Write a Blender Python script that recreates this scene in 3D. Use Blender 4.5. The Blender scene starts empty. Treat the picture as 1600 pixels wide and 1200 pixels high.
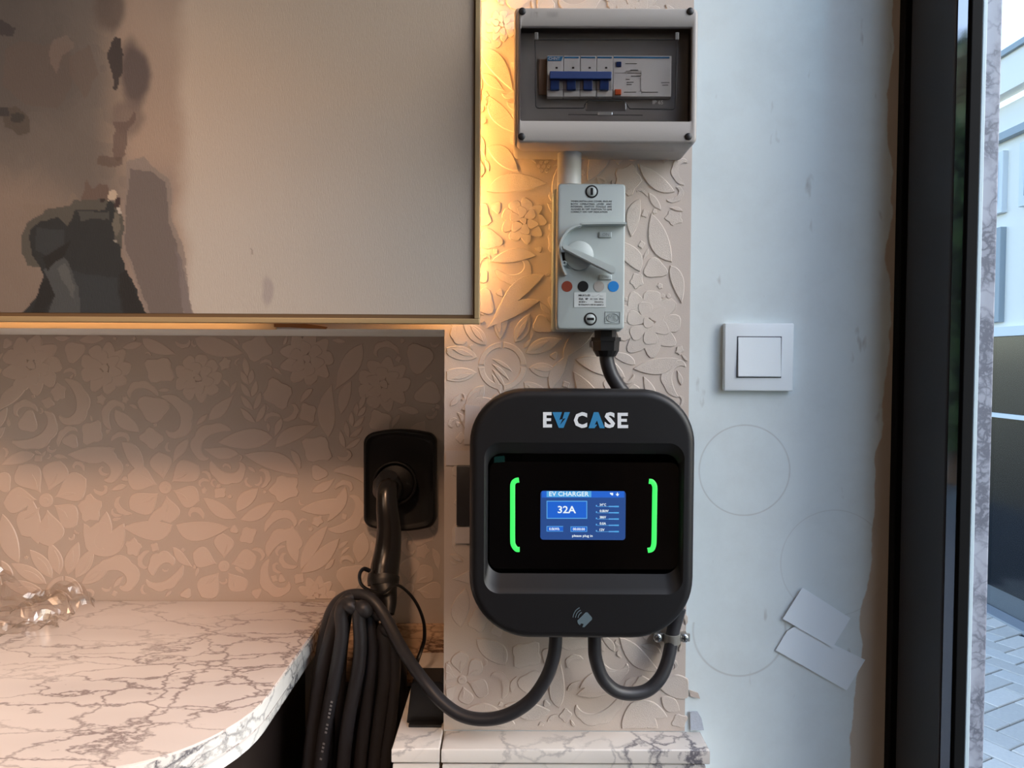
import bpy, bmesh, math, random
import numpy as np
from mathutils import Vector, Matrix
random.seed(4)
SC = bpy.context.scene
COL = SC.collection
R = math.radians

# ------------------------------------------------------------------ camera
F = 1150.0
CAM = Vector((0.0, -0.92, 1.35))
ROT = Matrix.Rotation(R(90-1.8), 3, 'X') @ Matrix.Rotation(R(0.3), 3, 'Z')
cd = bpy.data.cameras.new('camera'); cam = bpy.data.objects.new('camera', cd); COL.objects.link(cam)
cd.sensor_width = 36; cd.lens = F/1600*36; cd.clip_start = 0.01
cam.matrix_world = Matrix.Translation(CAM) @ ROT.to_4x4()
SC.camera = cam

# ------------------------------------------------------------------ world, lights, exposure
SC.view_settings.view_transform = 'Standard'; SC.view_settings.look = 'None'
SC.view_settings.exposure = 0.0; SC.view_settings.gamma = 1.0; SC.view_settings.use_curve_mapping = False
w = bpy.data.worlds.new('sky'); SC.world = w; w.use_nodes = True
wt = w.node_tree; wt.nodes.clear()
wo = wt.nodes.new('ShaderNodeOutputWorld'); bg = wt.nodes.new('ShaderNodeBackground')
sky = wt.nodes.new('ShaderNodeTexSky'); sky.sky_type = 'NISHITA'; sky.sun_disc = False
sky.sun_elevation = R(40); sky.sun_rotation = R(110); sky.air_density = 1.0; sky.dust_density = 1.5
wt.links.new(sky.outputs[0], bg.inputs[0]); bg.inputs[1].default_value = 0.75
wt.links.new(bg.outputs[0], wo.inputs[0])

def lamp(name, kind, loc, target, power, color, **kw):
    l = bpy.data.lights.new(name, kind); l.energy = power; l.color = color
    for k, v in kw.items(): setattr(l, k, v)
    o = bpy.data.objects.new(name, l); COL.objects.link(o); o.location = loc
    d = Vector(target)-Vector(loc); o.rotation_euler = d.to_track_quat('-Z', 'Y').to_euler()
    return o
WARM = (1.0, 0.62, 0.36)
# ceiling downlight over the counter, and the warm lamps of the room behind the camera
lamp('ceiling_spot', 'SPOT', (-0.25, -1.65, 2.55), (-0.80, 0.1, 0.95), 125, (1.0, 0.60, 0.37), spot_size=R(42), spot_blend=0.8, shadow_soft_size=0.14)
lamp('room_lamp', 'AREA', (-1.3, -2.4, 2.6), (-0.9, -1.4, 0.6), 8.5, (1.0, 0.74, 0.54), shape='DISK', size=0.9)
lamp('daylight_sun', 'SUN', (4, -3, 4), (4-.70, -3+1.0, 4-.27), 7.0, (0.47, 0.79, 1.0), angle=R(14))

# ------------------------------------------------------------------ helpers
def ray(px, py):
    return ROT @ Vector(((px-800)/F, -(py-600)/F, -1))
def P(px, py, Y=0.0):
    d = ray(px, py); return CAM + d*((Y-CAM.y)/d.y)
def Pz(px, py, Z):
    d = ray(px, py); return CAM + d*((Z-CAM.z)/d.z)
def PX(px, Y, py=600): return P(px, py, Y).x
def PZ(py, Y, px=900): return P(px, py, Y).z
def S(r, g, b):
    f = lambda c: (c/255/12.92) if c/255 <= .04045 else ((c/255+.055)/1.055)**2.4
    return (f(r), f(g), f(b), 1)

def mat(name, col, rough=.5, metal=0., spec=.5, emit=None, es=1., bump=0., bscale=200., coat=0., var=0., vscale=8., alpha=None, bdist=.001, stretch=None):
    m = bpy.data.materials.new(name); m.use_nodes = True; nt = m.node_tree
    b = nt.nodes['Principled BSDF']; c = tuple(col)[:3]+(1,)
    b.inputs['Base Color'].default_value = c; b.inputs['Roughness'].default_value = rough
    b.inputs['Metallic'].default_value = metal; b.inputs['Specular IOR Level'].default_value = spec
    b.inputs['Coat Weight'].default_value = coat; b.inputs['Coat Roughness'].default_value = .08
    if emit: b.inputs['Emission Color'].default_value = tuple(emit)[:3]+(1,); b.inputs['Emission Strength'].default_value = es
    if bump or var:
        tc = nt.nodes.new('ShaderNodeTexCoord')
        src = tc.outputs['Object']
        if stretch:
            mp = nt.nodes.new('ShaderNodeMapping'); mp.inputs['Scale'].default_value = stretch
            nt.links.new(src, mp.inputs[0]); src = mp.outputs[0]
    if bump:
        n = nt.nodes.new('ShaderNodeTexNoise'); n.inputs['Scale'].default_value = bscale; n.inputs['Detail'].default_value = 4
        nt.links.new(src, n.inputs['Vector'])
        bp = nt.nodes.new('ShaderNodeBump'); bp.inputs['Strength'].default_value = bump; bp.inputs['Distance'].default_value = bdist
        nt.links.new(n.outputs[0], bp.inputs['Height']); nt.links.new(bp.outputs[0], b.inputs['Normal'])
    if var:
        n = nt.nodes.new('ShaderNodeTexNoise'); n.inputs['Scale'].default_value = vscale; n.inputs['Detail'].default_value = 6
        nt.links.new(src, n.inputs['Vector'])
        mx = nt.nodes.new('ShaderNodeMix'); mx.data_type = 'RGBA'; nt.links.new(n.outputs[0], mx.inputs[0])
        mx.inputs[6].default_value = tuple(x*(1-var) for x in c[:3])+(1,); mx.inputs[7].default_value = tuple(min(1, x*(1+var)) for x in c[:3])+(1,)
        nt.links.new(mx.outputs[2], b.inputs['Base Color'])
    return m

def marble(name, base, vein, scale=6., sharp=.05, stretch=(1, 1, 1), rough=.18, dens=.5, off=0.):
    m = bpy.data.materials.new(name); m.use_nodes = True; nt = m.node_tree; N = nt.nodes; L = nt.links
    b = N['Principled BSDF']; b.inputs['Roughness'].default_value = rough
    tc = N.new('ShaderNodeTexCoord'); mp = N.new('ShaderNodeMapping'); mp.inputs['Scale'].default_value = stretch
    mp.inputs['Location'].default_value = (off, off*.7, off*.3)
    L.new(tc.outputs['Object'], mp.inputs[0])
    wn = N.new('ShaderNodeTexNoise'); wn.inputs['Scale'].default_value = scale*1.3; wn.inputs['Detail'].default_value = 7; wn.inputs['Roughness'].default_value = .62
    L.new(mp.outputs[0], wn.inputs['Vector'])
    sub = N.new('ShaderNodeVectorMath'); sub.operation = 'SUBTRACT'; sub.inputs[1].default_value = (.5, .5, .5); L.new(wn.outputs['Color'], sub.inputs[0])
    sc = N.new('ShaderNodeVectorMath'); sc.operation = 'SCALE'; sc.inputs['Scale'].default_value = .75/scale; L.new(sub.outputs[0], sc.inputs[0])
    ad = N.new('ShaderNodeVectorMath'); L.new(mp.outputs[0], ad.inputs[0]); L.new(sc.outputs[0], ad.inputs[1])
    vo = N.new('ShaderNodeTexVoronoi'); vo.feature = 'DISTANCE_TO_EDGE'; vo.inputs['Scale'].default_value = scale*1.7
    L.new(ad.outputs[0], vo.inputs['Vector'])
    r1 = N.new('ShaderNodeMapRange'); r1.inputs[1].default_value = 0; r1.inputs[2].default_value = sharp; r1.inputs[3].default_value = 1; r1.inputs[4].default_value = 0
    L.new(vo.outputs['Distance'], r1.inputs[0])
    vo2 = N.new('ShaderNodeTexVoronoi'); vo2.feature = 'DISTANCE_TO_EDGE'; vo2.inputs['Scale'].default_value = scale*4.5
    L.new(ad.outputs[0], vo2.inputs['Vector'])
    r2 = N.new('ShaderNodeMapRange'); r2.inputs[1].default_value = 0; r2.inputs[2].default_value = sharp*2.5; r2.inputs[3].default_value = .95; r2.inputs[4].default_value = 0
    L.new(vo2.outputs['Distance'], r2.inputs[0])
    # clouds decide where the veins gather
    cl = N.new('ShaderNodeTexNoise'); cl.inputs['Scale'].default_value = scale*.8; cl.inputs['Detail'].default_value = 3; L.new(mp.outputs[0], cl.inputs['Vector'])
    r3 = N.new('ShaderNodeMapRange'); r3.inputs[1].default_value = dens-.04; r3.inputs[2].default_value = dens+.14; L.new(cl.outputs[0], r3.inputs[0])
    m2 = N.new('ShaderNodeMath'); m2.operation = 'MULTIPLY'; L.new(r2.outputs[0], m2.inputs[0]); L.new(r3.outputs[0], m2.inputs[1])
    r4 = N.new('ShaderNodeMapRange'); r4.inputs[1].default_value = dens-.2; r4.inputs[2].default_value = dens+.05; L.new(cl.outputs[0], r4.inputs[0])
    m1 = N.new('ShaderNodeMath'); m1.operation = 'MULTIPLY'; L.new(r1.outputs[0], m1.inputs[0]); L.new(r4.outputs[0], m1.inputs[1])
    m1b = N.new('ShaderNodeMath'); m1b.operation = 'MULTIPLY'; m1b.inputs[1].default_value = .8; L.new(m1.outputs[0], m1b.inputs[0])
    m3 = N.new('ShaderNodeMath'); m3.operation = 'MULTIPLY'; m3.inputs[1].default_value = .32; L.new(r3.outputs[0], m3.inputs[0])
    a = N.new('ShaderNodeMath'); a.operation = 'MAXIMUM'; L.new(m1b.outputs[0], a.inputs[0]); L.new(m2.outputs[0], a.inputs[1])
    a2 = N.new('ShaderNodeMath'); a2.operation = 'ADD'; a2.use_clamp = True; L.new(a.outputs[0], a2.inputs[0]); L.new(m3.outputs[0], a2.inputs[1])
    mx = N.new('ShaderNodeMix'); mx.data_type = 'RGBA'; mx.inputs[6].default_value = base; mx.inputs[7].default_value = vein
    L.new(a2.outputs[0], mx.inputs[0]); L.new(mx.outputs[2], b.inputs['Base Color'])
    return m

def clear_mat(name, tint, gloss=.06, rough=.02):
    m = bpy.data.materials.new(name); m.use_nodes = True; nt = m.node_tree; nt.nodes.clear()
    o = nt.nodes.new('ShaderNodeOutputMaterial'); t = nt.nodes.new('ShaderNodeBsdfTransparent'); g = nt.nodes.new('ShaderNodeBsdfGlossy')
    t.inputs[0].default_value = tint; g.inputs['Roughness'].default_value = rough
    fr = nt.nodes.new('ShaderNodeFresnel'); fr.inputs[0].default_value = 1.45
    mu = nt.nodes.new('ShaderNodeMath'); mu.operation = 'MULTIPLY'; mu.inputs[1].default_value = gloss/.04*1.0
    mu.use_clamp = True
    nt.links.new(fr.outputs[0], mu.inputs[0])
    ge = nt.nodes.new('ShaderNodeNewGeometry'); m2 = nt.nodes.new('ShaderNodeMath'); m2.operation = 'SUBTRACT'; m2.inputs[0].default_value = 1
    nt.links.new(ge.outputs['Backfacing'], m2.inputs[1]); m3 = nt.nodes.new('ShaderNodeMath'); m3.operation = 'MULTIPLY'
    nt.links.new(mu.outputs[0], m3.inputs[0]); nt.links.new(m2.outputs[0], m3.inputs[1]); mu = m3
    mx = nt.nodes.new('ShaderNodeMixShader'); nt.links.new(mu.outputs[0], mx.inputs[0])
    nt.links.new(t.outputs[0], mx.inputs[1]); nt.links.new(g.outputs[0], mx.inputs[2]); nt.links.new(mx.outputs[0], o.inputs[0])
    return m

WL = {}
def wloc(o):
    v = Vector((0, 0, 0))
    while o is not None: v += o.location; o = o.parent
    return v
def thing(name, label, cat, loc, group=None):
    o = bpy.data.objects.new(name, None); COL.objects.link(o); o.location = loc; o.empty_display_size = .02
    o['label'] = label; o['category'] = cat
    if group: o['group'] = group
    return o
def tag(o, label=None, cat=None, kind=None, group=None):
    if label: o['label'] = label
    if cat: o['category'] = cat
    if kind: o['kind'] = kind
    if group: o['group'] = group
    return o
def obj(name, bm, m, parent=None, smooth=False, label=None, loc=None, kind=None):
    """mesh given in world coordinates; smooth = shade smooth with sharp edges kept"""
    me = bpy.data.meshes.new(name)
    base = wloc(parent) if parent else Vector((0, 0, 0))
    if loc is None and parent is None:
        xs = [v.co for v in bm.verts]
        loc = Vector((sum(v.x for v in xs)/len(xs), sum(v.y for v in xs)/len(xs), min(v.z for v in xs)))
    if parent is not None and loc is None: loc = base
    loc = Vector(loc)
    for v in bm.verts: v.co -= loc
    if smooth:
        for f in bm.faces: f.smooth = True
        for e in bm.edges:
            if len(e.link_faces) == 2 and e.calc_face_angle(0) > R(38): e.smooth = False
    bm.to_mesh(me); bm.free()
    for mm in (m if isinstance(m, (list, tuple)) else [m]): me.materials.append(mm)
    o = bpy.data.objects.new(name, me); COL.objects.link(o)
    if parent: o.parent = parent
    o.location = loc-base
    if label: o['label'] = label
    if kind: o['kind'] = kind
    return o

def B(): return bmesh.new()
def box(bm, x0, x1, y0, y1, z0, z1, bev=0., seg=2):
    vs = [bm.verts.new(c) for c in [(x0,y0,z0),(x1,y0,z0),(x1,y1,z0),(x0,y1,z0),(x0,y0,z1),(x1,y0,z1),(x1,y1,z1),(x0,y1,z1)]]
    fs = [bm.faces.new([vs[i] for i in q]) for q in [(0,3,2,1),(4,5,6,7),(0,1,5,4),(1,2,6,5),(2,3,7,6),(3,0,4,7)]]
    if bev:
        es = list({e for f in fs for e in f.edges})
        bmesh.ops.bevel(bm, geom=es, offset=bev, segments=seg, affect='EDGES', profile=.5)
    return bm
def pbox(bm, x0, x1, y0, y1, Yf, Yb, bev=0., seg=2):
    """box whose front face fills the pixel rectangle at depth plane Yf"""
    cx, cy = (x0+x1)/2, (y0+y1)/2
    return box(bm, P(x0, cy, Yf).x, P(x1, cy, Yf).x, Yf, Yb, P(cx, y1, Yf).z, P(cx, y0, Yf).z, bev, seg)
def poly(bm, pts, Yf, Yb, mi=0):
    """extruded polygon, pts = [(x,z)] world, clockwise or not"""
    a = sum(pts[i][0]*pts[(i+1) % len(pts)][1]-pts[(i+1) % len(pts)][0]*pts[i][1] for i in range(len(pts)))
    if a < 0: pts = pts[::-1]
    f = [bm.verts.new((x, Yf, z)) for x, z in pts]; b = [bm.verts.new((x, Yb, z)) for x, z in pts]
    n = len(pts)
    fs = [bm.faces.new(f), bm.faces.new(b[::-1])]
    for i in range(n): fs.append(bm.faces.new([f[(i+1) % n], f[i], b[i], b[(i+1) % n]]))
    for q in fs: q.material_index = mi
    return fs
def ppoly(bm, pts, Yf, Yb, mi=0):
    return poly(bm, [(P(x, y, Yf).x, P(x, y, Yf).z) for x, y in pts], Yf, Yb, mi)
def disc(bm, cx, cz, r, Yf, Yb, n=28, r2=None, bev=0.):
    r2 = r if r2 is None else r2
    rs = [(r2, Yb), (r, Yf+bev), (r-bev, Yf)] if bev else [(r2, Yb), (r, Yf)]
    rings = [[bm.verts.new((cx+rr*math.cos(2*math.pi*i/n), y, cz+rr*math.sin(2*math.pi*i/n))) for i in range(n)] for rr, y in rs]
    for a, b in zip(rings, rings[1:]):
        for i in range(n): bm.faces.new([a[i], a[(i+1) % n], b[(i+1) % n], b[i]])
    bm.faces.new(rings[-1]); bm.faces.new(rings[0][::-1])
def pdisc(bm, px, py, rpx, Yf, Yb, **k):
    p = P(px, py, Yf); disc(bm, p.x, p.z, rpx*(Yf-CAM.y)/F, Yf, Yb, **k)
def annulus(bm, cx, cz, ro, ri, Yf, Yb, n=36):
    q = []
    for rr, y in ((ro, Yb), (ro, Yf), (ri, Yf), (ri, Yb)):
        q.append([bm.verts.new((cx+rr*math.cos(2*math.pi*i/n), y, cz+rr*math.sin(2*math.pi*i/n))) for i in range(n)])
    for a, b in zip(q, q[1:]+q[:1]):
        for i in range(n): bm.faces.new([a[i], a[(i+1) % n], b[(i+1) % n], b[i]])
def rrect(cx, cz, w, h, r, n=8, arc=0., rb=None):
    """rounded rectangle outline, counter-clockwise in (x,z); arc bulges top and bottom"""
    out = []
    rb = r if rb is None else rb
    for k, (sx, sz) in enumerate([(1, -1), (1, 1), (-1, 1), (-1, -1)]):
        rr = rb if sz < 0 else r
        for i in range(n+1):
            a = R(-90+90*k)+R(90)*i/n
            x = sx*(w/2-rr)+rr*math.cos(a); z = sz*(h/2-rr)+rr*math.sin(a)
            if arc: z += sz*arc*(1-(x/(w/2))**2)
            out.append((cx+x, cz+z))
        if arc or n >= 16:      # extra points along the straight run for a bulged edge
            sxn, szn = [(1, -1), (1, 1), (-1, 1), (-1, -1)][(k+1) % 4]
            if k in (1, 3):
                for j in range(1, 6):
                    x = (w/2-r)*(1-2*j/6)*(1 if k == 1 else -1)
                    z = (h/2)*(1 if k == 1 else -1); s = 1 if k == 1 else -1
                    out.append((cx+x, cz+z+s*arc*(1-(x/(w/2))**2)))
    return out
def loft(bm, rings, cap0=True, cap1=True, flip=False, mi=0):
    """rings: list of lists of 3-D points with equal counts"""
    V = [[bm.verts.new(p) for p in r] for r in rings]; n = len(V[0]); fs = []
    for a, b in zip(V, V[1:]):
        for i in range(n):
            q = [a[i], a[(i+1) % n], b[(i+1) % n], b[i]]
            fs.append(bm.faces.new(q[::-1] if flip else q))
    if cap0: fs.append(bm.faces.new(V[0][::-1] if not flip else V[0]))
    if cap1: fs.append(bm.faces.new(V[-1] if not flip else V[-1][::-1]))
    for f in fs: f.material_index = mi
    return V
def spline(pts, sub=8):
    pts = [Vector(p) for p in pts]; out = []
    q = [pts[0]*2-pts[1]]+pts+[pts[-1]*2-pts[-2]]
    for i in range(1, len(q)-2):
        p0, p1, p2, p3 = q[i-1:i+3]
        for j in range(sub):
            t = j/sub
            out.append(.5*((2*p1)+(p2-p0)*t+(2*p0-5*p1+4*p2-p3)*t*t+(3*p1-p0-3*p2+p3)*t**3))
    out.append(pts[-1]); return out
def tube(bm, pts, rad, n=16, sub=8, closed=False, flat=None):
    if closed:
        k = len(pts); c = spline([pts[-1]]+list(pts)+[pts[0], pts[1]], sub)[sub:sub*(k+1)]
    else: c = spline(pts, sub) if sub > 1 else [Vector(p) for p in pts]
    m = len(c); T = []
    for i in range(m):
        a = c[(i+1) % m] if (closed or i < m-1) else c[i]; b = c[i-1] if (closed or i > 0) else c[i]
        T.append((a-b).normalized())
    up = Vector((0, -1, 0)); up = (up-T[0]*up.dot(T[0])).normalized(); rings = []
    for i in range(m):
        up = (up-T[i]*up.dot(T[i])).normalized(); s = T[i].cross(up)
        r = rad(i/(m-1)) if callable(rad) else rad
        fl = flat or 1
        rings.append([bm.verts.new(c[i]+(up*math.cos(2*math.pi*j/n)*fl+s*math.sin(2*math.pi*j/n))*r) for j in range(n)])
    for i in range(m if closed else m-1):
        a, b = rings[i], rings[(i+1) % m]
        for j in range(n): bm.faces.new([a[j], a[(j+1) % n], b[(j+1) % n], b[j]])
    if not closed: bm.faces.new(rings[0][::-1]); bm.faces.new(rings[-1])
    bmesh.ops.recalc_face_normals(bm, faces=bm.faces[:])
    return bm
def text(bm, s, x0, x1, y0, y1, Y, th=.0003, bold=0., mi=0, space=1.):
    """lettering fitted to the pixel rectangle at depth Y, standing th proud towards the room"""
    c = bpy.data.curves.new('t', 'FONT'); c.body = s; c.size = 1; c.offset = bold; c.resolution_u = 2; c.space_word = space
    o = bpy.data.objects.new('t', c); COL.objects.link(o)
    me = o.to_mesh(); vs = [v.co.copy() for v in me.vertices]; ps = [list(p.vertices) for p in me.polygons]
    o.to_mesh_clear(); bpy.data.objects.remove(o); bpy.data.curves.remove(c)
    ax, bx = min(v.x for v in vs), max(v.x for v in vs); ay, by = min(v.y for v in vs), max(v.y for v in vs)
    cy, cx = (y0+y1)/2, (x0+x1)/2
    X0, X1 = P(x0, cy, Y).x, P(x1, cy, Y).x; Z1, Z0 = P(cx, y0, Y).z, P(cx, y1, Y).z
    g = lambda v, y: bm.verts.new((X0+(v.x-ax)/(bx-ax)*(X1-X0), y, Z0+(v.y-ay)/(by-ay)*(Z1-Z0)))
    f = [g(v, Y-th) for v in vs]
    for p in ps:
        try: q = bm.faces.new([f[i] for i in p]); q.material_index = mi
        except ValueError: pass

# ------------------------------------------------------------------ key planes (metres)
XR = PX(1398, 0)            # where the painted wall meets the window frame
XL = PX(694, 0, 800)        # left edge of the pier
XW = PX(1079, 0, 400)       # right edge of the wallpaper on the pier
RY = 0.26                   # recess depth
ZT = PZ(514, 0, 300)        # top of the recess opening
ZC = Pz(300, 938, 0).z
ZC = P(300, 938, RY).z      # counter top
ZL = PZ(1141, 0, 880)       # ledge top
XG = XR+0.028               # glass plane
YE = -1.15                  # rear end of the window, unseen, placed to limit the daylight
YJ = -0.114                 # front of the window jamb
ROOM = (-2.6, XG, -3.6, 0.0, 0.0, 2.7)

# ------------------------------------------------------------------ materials
def painted_wall():
    m = bpy.data.materials.new('painted_plaster'); m.use_nodes = True; nt = m.node_tree; N = nt.nodes; L = nt.links
    b = N['Principled BSDF']; b.inputs['Roughness'].default_value = .45; b.inputs['Specular IOR Level'].default_value = .3
    g = N.new('ShaderNodeNewGeometry'); sep = N.new('ShaderNodeSeparateXYZ'); L.new(g.outputs['Position'], sep.inputs[0])
    def math_(op, a, bb=None, clamp=False):
        n = N.new('ShaderNodeMath'); n.operation = op; n.use_clamp = clamp
        for i, v in enumerate((a, bb)):
            if v is None: continue
            if isinstance(v, (int, float)): n.inputs[i].default_value = v
            else: L.new(v, n.inputs[i])
        return n.outputs[0]
    ns = N.new('ShaderNodeTexNoise'); ns.inputs['Scale'].default_value = 9; ns.inputs['Detail'].default_value = 8; ns.inputs['Roughness'].default_value = .7
    L.new(g.outputs['Position'], ns.inputs['Vector'])
    total = None
    for (px, py, r, wd, st, half) in [(1163, 735, 71, 1.5, .6, 0), (1155, 985, 73, 2.2, .55, -1), (1303, 880, 84, 1.1, .4, 0), (1060, 1120, 300, .0, 0, 0)][:3]:
        c = P(px, py, 0); s = .92/F
        dx = math_('SUBTRACT', sep.outputs[0], c.x); dz = math_('SUBTRACT', sep.outputs[2], c.z)
        d = math_('SQRT', math_('ADD', math_('MULTIPLY', dx, dx), math_('MULTIPLY', dz, dz)))
        e = math_('ABSOLUTE', math_('SUBTRACT', d, r*s))
        k = math_('MULTIPLY', math_('SUBTRACT', 1.0, math_('DIVIDE', e, wd*s*1.3), True), st)
        k = math_('MAXIMUM', k, 0.0)
        k = math_('MULTIPLY', k, math_('ADD', math_('MULTIPLY', ns.outputs[0], 1.6), -.25, True))
        if half: k = math_('MULTIPLY', k, math_('LESS_THAN', dz, .01))
        total = k if total is None else math_('MAXIMUM', total, k)
    # scuffs and small marks
    sn = N.new('ShaderNodeTexNoise'); sn.inputs['Scale'].default_value = 45; sn.inputs['Detail'].default_value = 3
    mp = N.new('ShaderNodeMapping'); mp.inputs['Scale'].default_value = (1, 1, .35); L.new(g.outputs['Position'], mp.inputs[0]); L.new(mp.outputs[0], sn.inputs['Vector'])
    mk = N.new('ShaderNodeMapRange'); mk.inputs[1].default_value = .66; mk.inputs[2].default_value = .73; mk.inputs[4].default_value = .4; L.new(sn.outputs[0], mk.inputs[0])
    total = math_('MAXIMUM', total, mk.outputs[0])
    gr = N.new('ShaderNodeMapRange'); gr.inputs[1].default_value = .45; gr.inputs[2].default_value = .8; gr.inputs[4].default_value = .16; L.new(ns.outputs[0], gr.inputs[0])
    total = math_('MAXIMUM', total, gr.outputs[0])
    mx = N.new('ShaderNodeMix'); mx.data_type = 'RGBA'; mx.inputs[6].default_value = S(228, 237, 238); mx.inputs[7].default_value = S(150, 140, 128); L.new(total, mx.inputs[0])
    # bare filler strip beside the window frame, ragged edge
    n2 = N.new('ShaderNodeTexNoise'); n2.inputs['Scale'].default_value = 7; n2.inputs['Detail'].default_value = 7; L.new(g.outputs['Position'], n2.inputs['Vector'])
    edge = math_('ADD', sep.outputs[0], math_('MULTIPLY', math_('SUBTRACT', n2.outputs[0], .5), .055))
    edge = math_('ADD', edge, math_('MULTIPLY', math_('MAXIMUM', math_('SUBTRACT', 1.30, sep.outputs[2]), 0.0), .075))
    fr = N.new('ShaderNodeMapRange'); x = PX(1380, 0); fr.inputs[1].default_value = x; fr.inputs[2].default_value = x+.0015; fr.inputs[4].default_value = .85; L.new(edge, fr.inputs[0])
    m3 = N.new('ShaderNodeMix'); m3.data_type = 'RGBA'; L.new(fr.outputs[0], m3.inputs[0]); L.new(mx.outputs[2], m3.inputs[6]); m3.inputs[7].default_value = S(198, 178, 156)
    L.new(m3.outputs[2], b.inputs['Base Color'])
    bp = N.new('ShaderNodeBump'); bp.inputs['Strength'].default_value = .25; bp.inputs['Distance'].default_value = .002
    hh = math_('ADD', ns.outputs[0], math_('MULTIPLY', total, -.6)); L.new(hh, bp.inputs['Height']); L.new(bp.outputs[0], b.inputs['Normal'])
    return m
M_wall = painted_wall()
M_plain = mat('plain_plaster', S(190, 178, 165), .8, bump=.2, bscale=60)
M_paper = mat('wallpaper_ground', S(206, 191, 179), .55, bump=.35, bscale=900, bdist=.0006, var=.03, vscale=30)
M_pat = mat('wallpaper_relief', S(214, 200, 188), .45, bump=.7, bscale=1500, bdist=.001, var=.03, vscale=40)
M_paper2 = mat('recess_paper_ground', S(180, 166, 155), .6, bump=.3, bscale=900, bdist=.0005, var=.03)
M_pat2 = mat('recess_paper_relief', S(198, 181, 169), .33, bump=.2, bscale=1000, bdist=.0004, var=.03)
M_count = marble('counter_marble', S(236, 226, 220), S(150, 138, 136), 3.6, .020, (.65, 1.25, 1), dens=.46)
M_edge = marble('edge_marble', S(232, 230, 226), S(92, 92, 98), 9, .05, (1, 1.0, 1.2), dens=.5, off=2.)
M_ledge = marble('ledge_marble', S(236, 228, 220), S(112, 108, 114), 6, .04, (1, 1, 1), dens=.56, off=5.5)
M_dark = mat('void_dark', S(44, 34, 30), .55, var=.2, vscale=20)  # near-black brown, stands for the shade below the counter
M_tim = mat('raw_timber', S(150, 104, 66), .8, bump=.5, bscale=60, stretch=(1, 8, 8), var=.25)
M_floor = mat('floor_tile', S(120, 112, 104), .5, var=.1)
M_alu = mat('frame_charcoal', S(36, 34, 36), .42, metal=0, spec=.4, bump=.05, bscale=500)
M_alu2 = mat('frame_black', S(12, 12, 13), .7, spec=.12)
M_gap = mat('frame_groove', S(6, 6, 6), .8)
M_mirror = mat('frame_gloss', S(128, 132, 138), .04, metal=.95)
M_seal = mat('pale_sealant', S(190, 205, 210), .5)
M_stone = marble('grey_stone', S(158, 161, 172), S(98, 100, 112), 20, .09, (1, 1, 1), dens=.42, rough=.6, off=1.)
M_glass = clear_mat('window_glass', (.95, .97, .97, 1), .015)
M_smoke = clear_mat('smoked_window', (.80, .79, .79, 1), .05, .06)
M_wrap = clear_mat('clear_wrap', (.92, .9, .88, 1), .16, .2)
M_pvc = mat('grey_abs', S(160, 155, 151), .42, bump=.08, bscale=700)
M_pvc2 = mat('grey_polycarb', S(168, 177, 177), .38)
M_pvcw = mat('white_conduit', S(215, 215, 212), .35)
M_blk = mat('black_plastic', S(19, 18, 19), .42, spec=.5)
M_blk2 = mat('dark_textured_plastic', S(21, 20, 22), .46, spec=.4, bump=.1, bscale=1500, bdist=.0003)
M_gls = mat('black_gloss', S(3, 3, 4), .07, spec=.5)
M_cable = mat('cable_rubber', S(45, 44, 47), .42, spec=.5, bump=.05, bscale=300)
M_cprint = mat('cable_print', S(120, 120, 122), .6)
M_gun = mat('gun_brown_gloss', S(20, 15, 13), .26, spec=.5, coat=.1)
M_white = mat('white_plastic', S(244, 250, 253), .3)
M_pap = mat('white_paper', S(242, 250, 255), .6)
M_tape = mat('masking_tape', S(205, 196, 192), .5)
M_txt = mat('print_black', S(40, 40, 42), .6)
M_txw = mat('print_white', S(225, 228, 232), .6)
M_blue = mat('toggle_blue', S(14, 52, 116), .45)
M_blu2 = mat('logo_blue', S(50, 130, 180), .5)
M_steel = mat('zinc_steel', S(190, 192, 192), .25, metal=.9)
M_brass = mat('brushed_brass', S(168, 148, 112), .42, metal=.35, bump=.1, bscale=300)
M_brass2 = mat('frame_side', S(90, 70, 48), .5)
M_org = mat('orange_button', S(225, 95, 40), .4)
M_drd = mat('dot_brown', S(128, 52, 28), .5); M_dgr = mat('dot_grey', S(160, 156, 152), .5); M_dbl = mat('dot_blue', S(20, 120, 195), .5)
M_green = mat('green_light', (0, 0, 0), emit=(.06, 1.0, .16), es=1.0)
M_green2 = mat('green_light_core', (0, 0, 0), emit=(.35, 1.0, .40), es=1.0)
EM = lambda n, r, g, b, k=1.: mat(n, (0, 0, 0), emit=S(r, g, b), es=k)
M_led = mat('led_glow', (1, .6, .3), emit=(1.0, .50, .14), es=78)
M_led2 = mat('led_glow_low', (1, .6, .3), emit=(1.0, .60, .28), es=9)
M_grey = mat('icon_grey', S(92, 108, 116), .5)

# ================================================================== SETTING
x0r, x1r, y0r, y1r, z0r, z1r = ROOM
# back wall: pier and painted part run from floor to ceiling, the part over the recess stops at its opening
bm = B(); box(bm, XL, XR+.03, 0, .30, 0, z1r); box(bm, x0r, XL, 0, RY, ZT, z1r)
wall = tag(obj('wall_back', bm, M_wall, loc=(0, 0, 0)), kind='structure')
bm = B(); box(bm, x0r, XL, RY, RY+.05, 0, ZT+.02); box(bm, x0r, XL, RY-.001, RY, 0, ZT)
rec = tag(obj('wall_recess', bm, M_plain, loc=(0, 0, 0)), kind='structure')
bm = B(); box(bm, x0r-.1, x0r, y0r, RY, 0, z1r); tag(obj('wall_left', bm, M_plain), kind='structure')
bm = B(); box(bm, x0r-.1, x1r+.04, y0r-.1, y0r, 0, z1r); tag(obj('wall_front', bm, M_plain), kind='structure')
bm = B(); box(bm, x0r-.1, x1r+.04, y0r-.1, .3, z1r, z1r+.1); tag(obj('ceiling', bm, M_plain), kind='structure')
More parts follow.
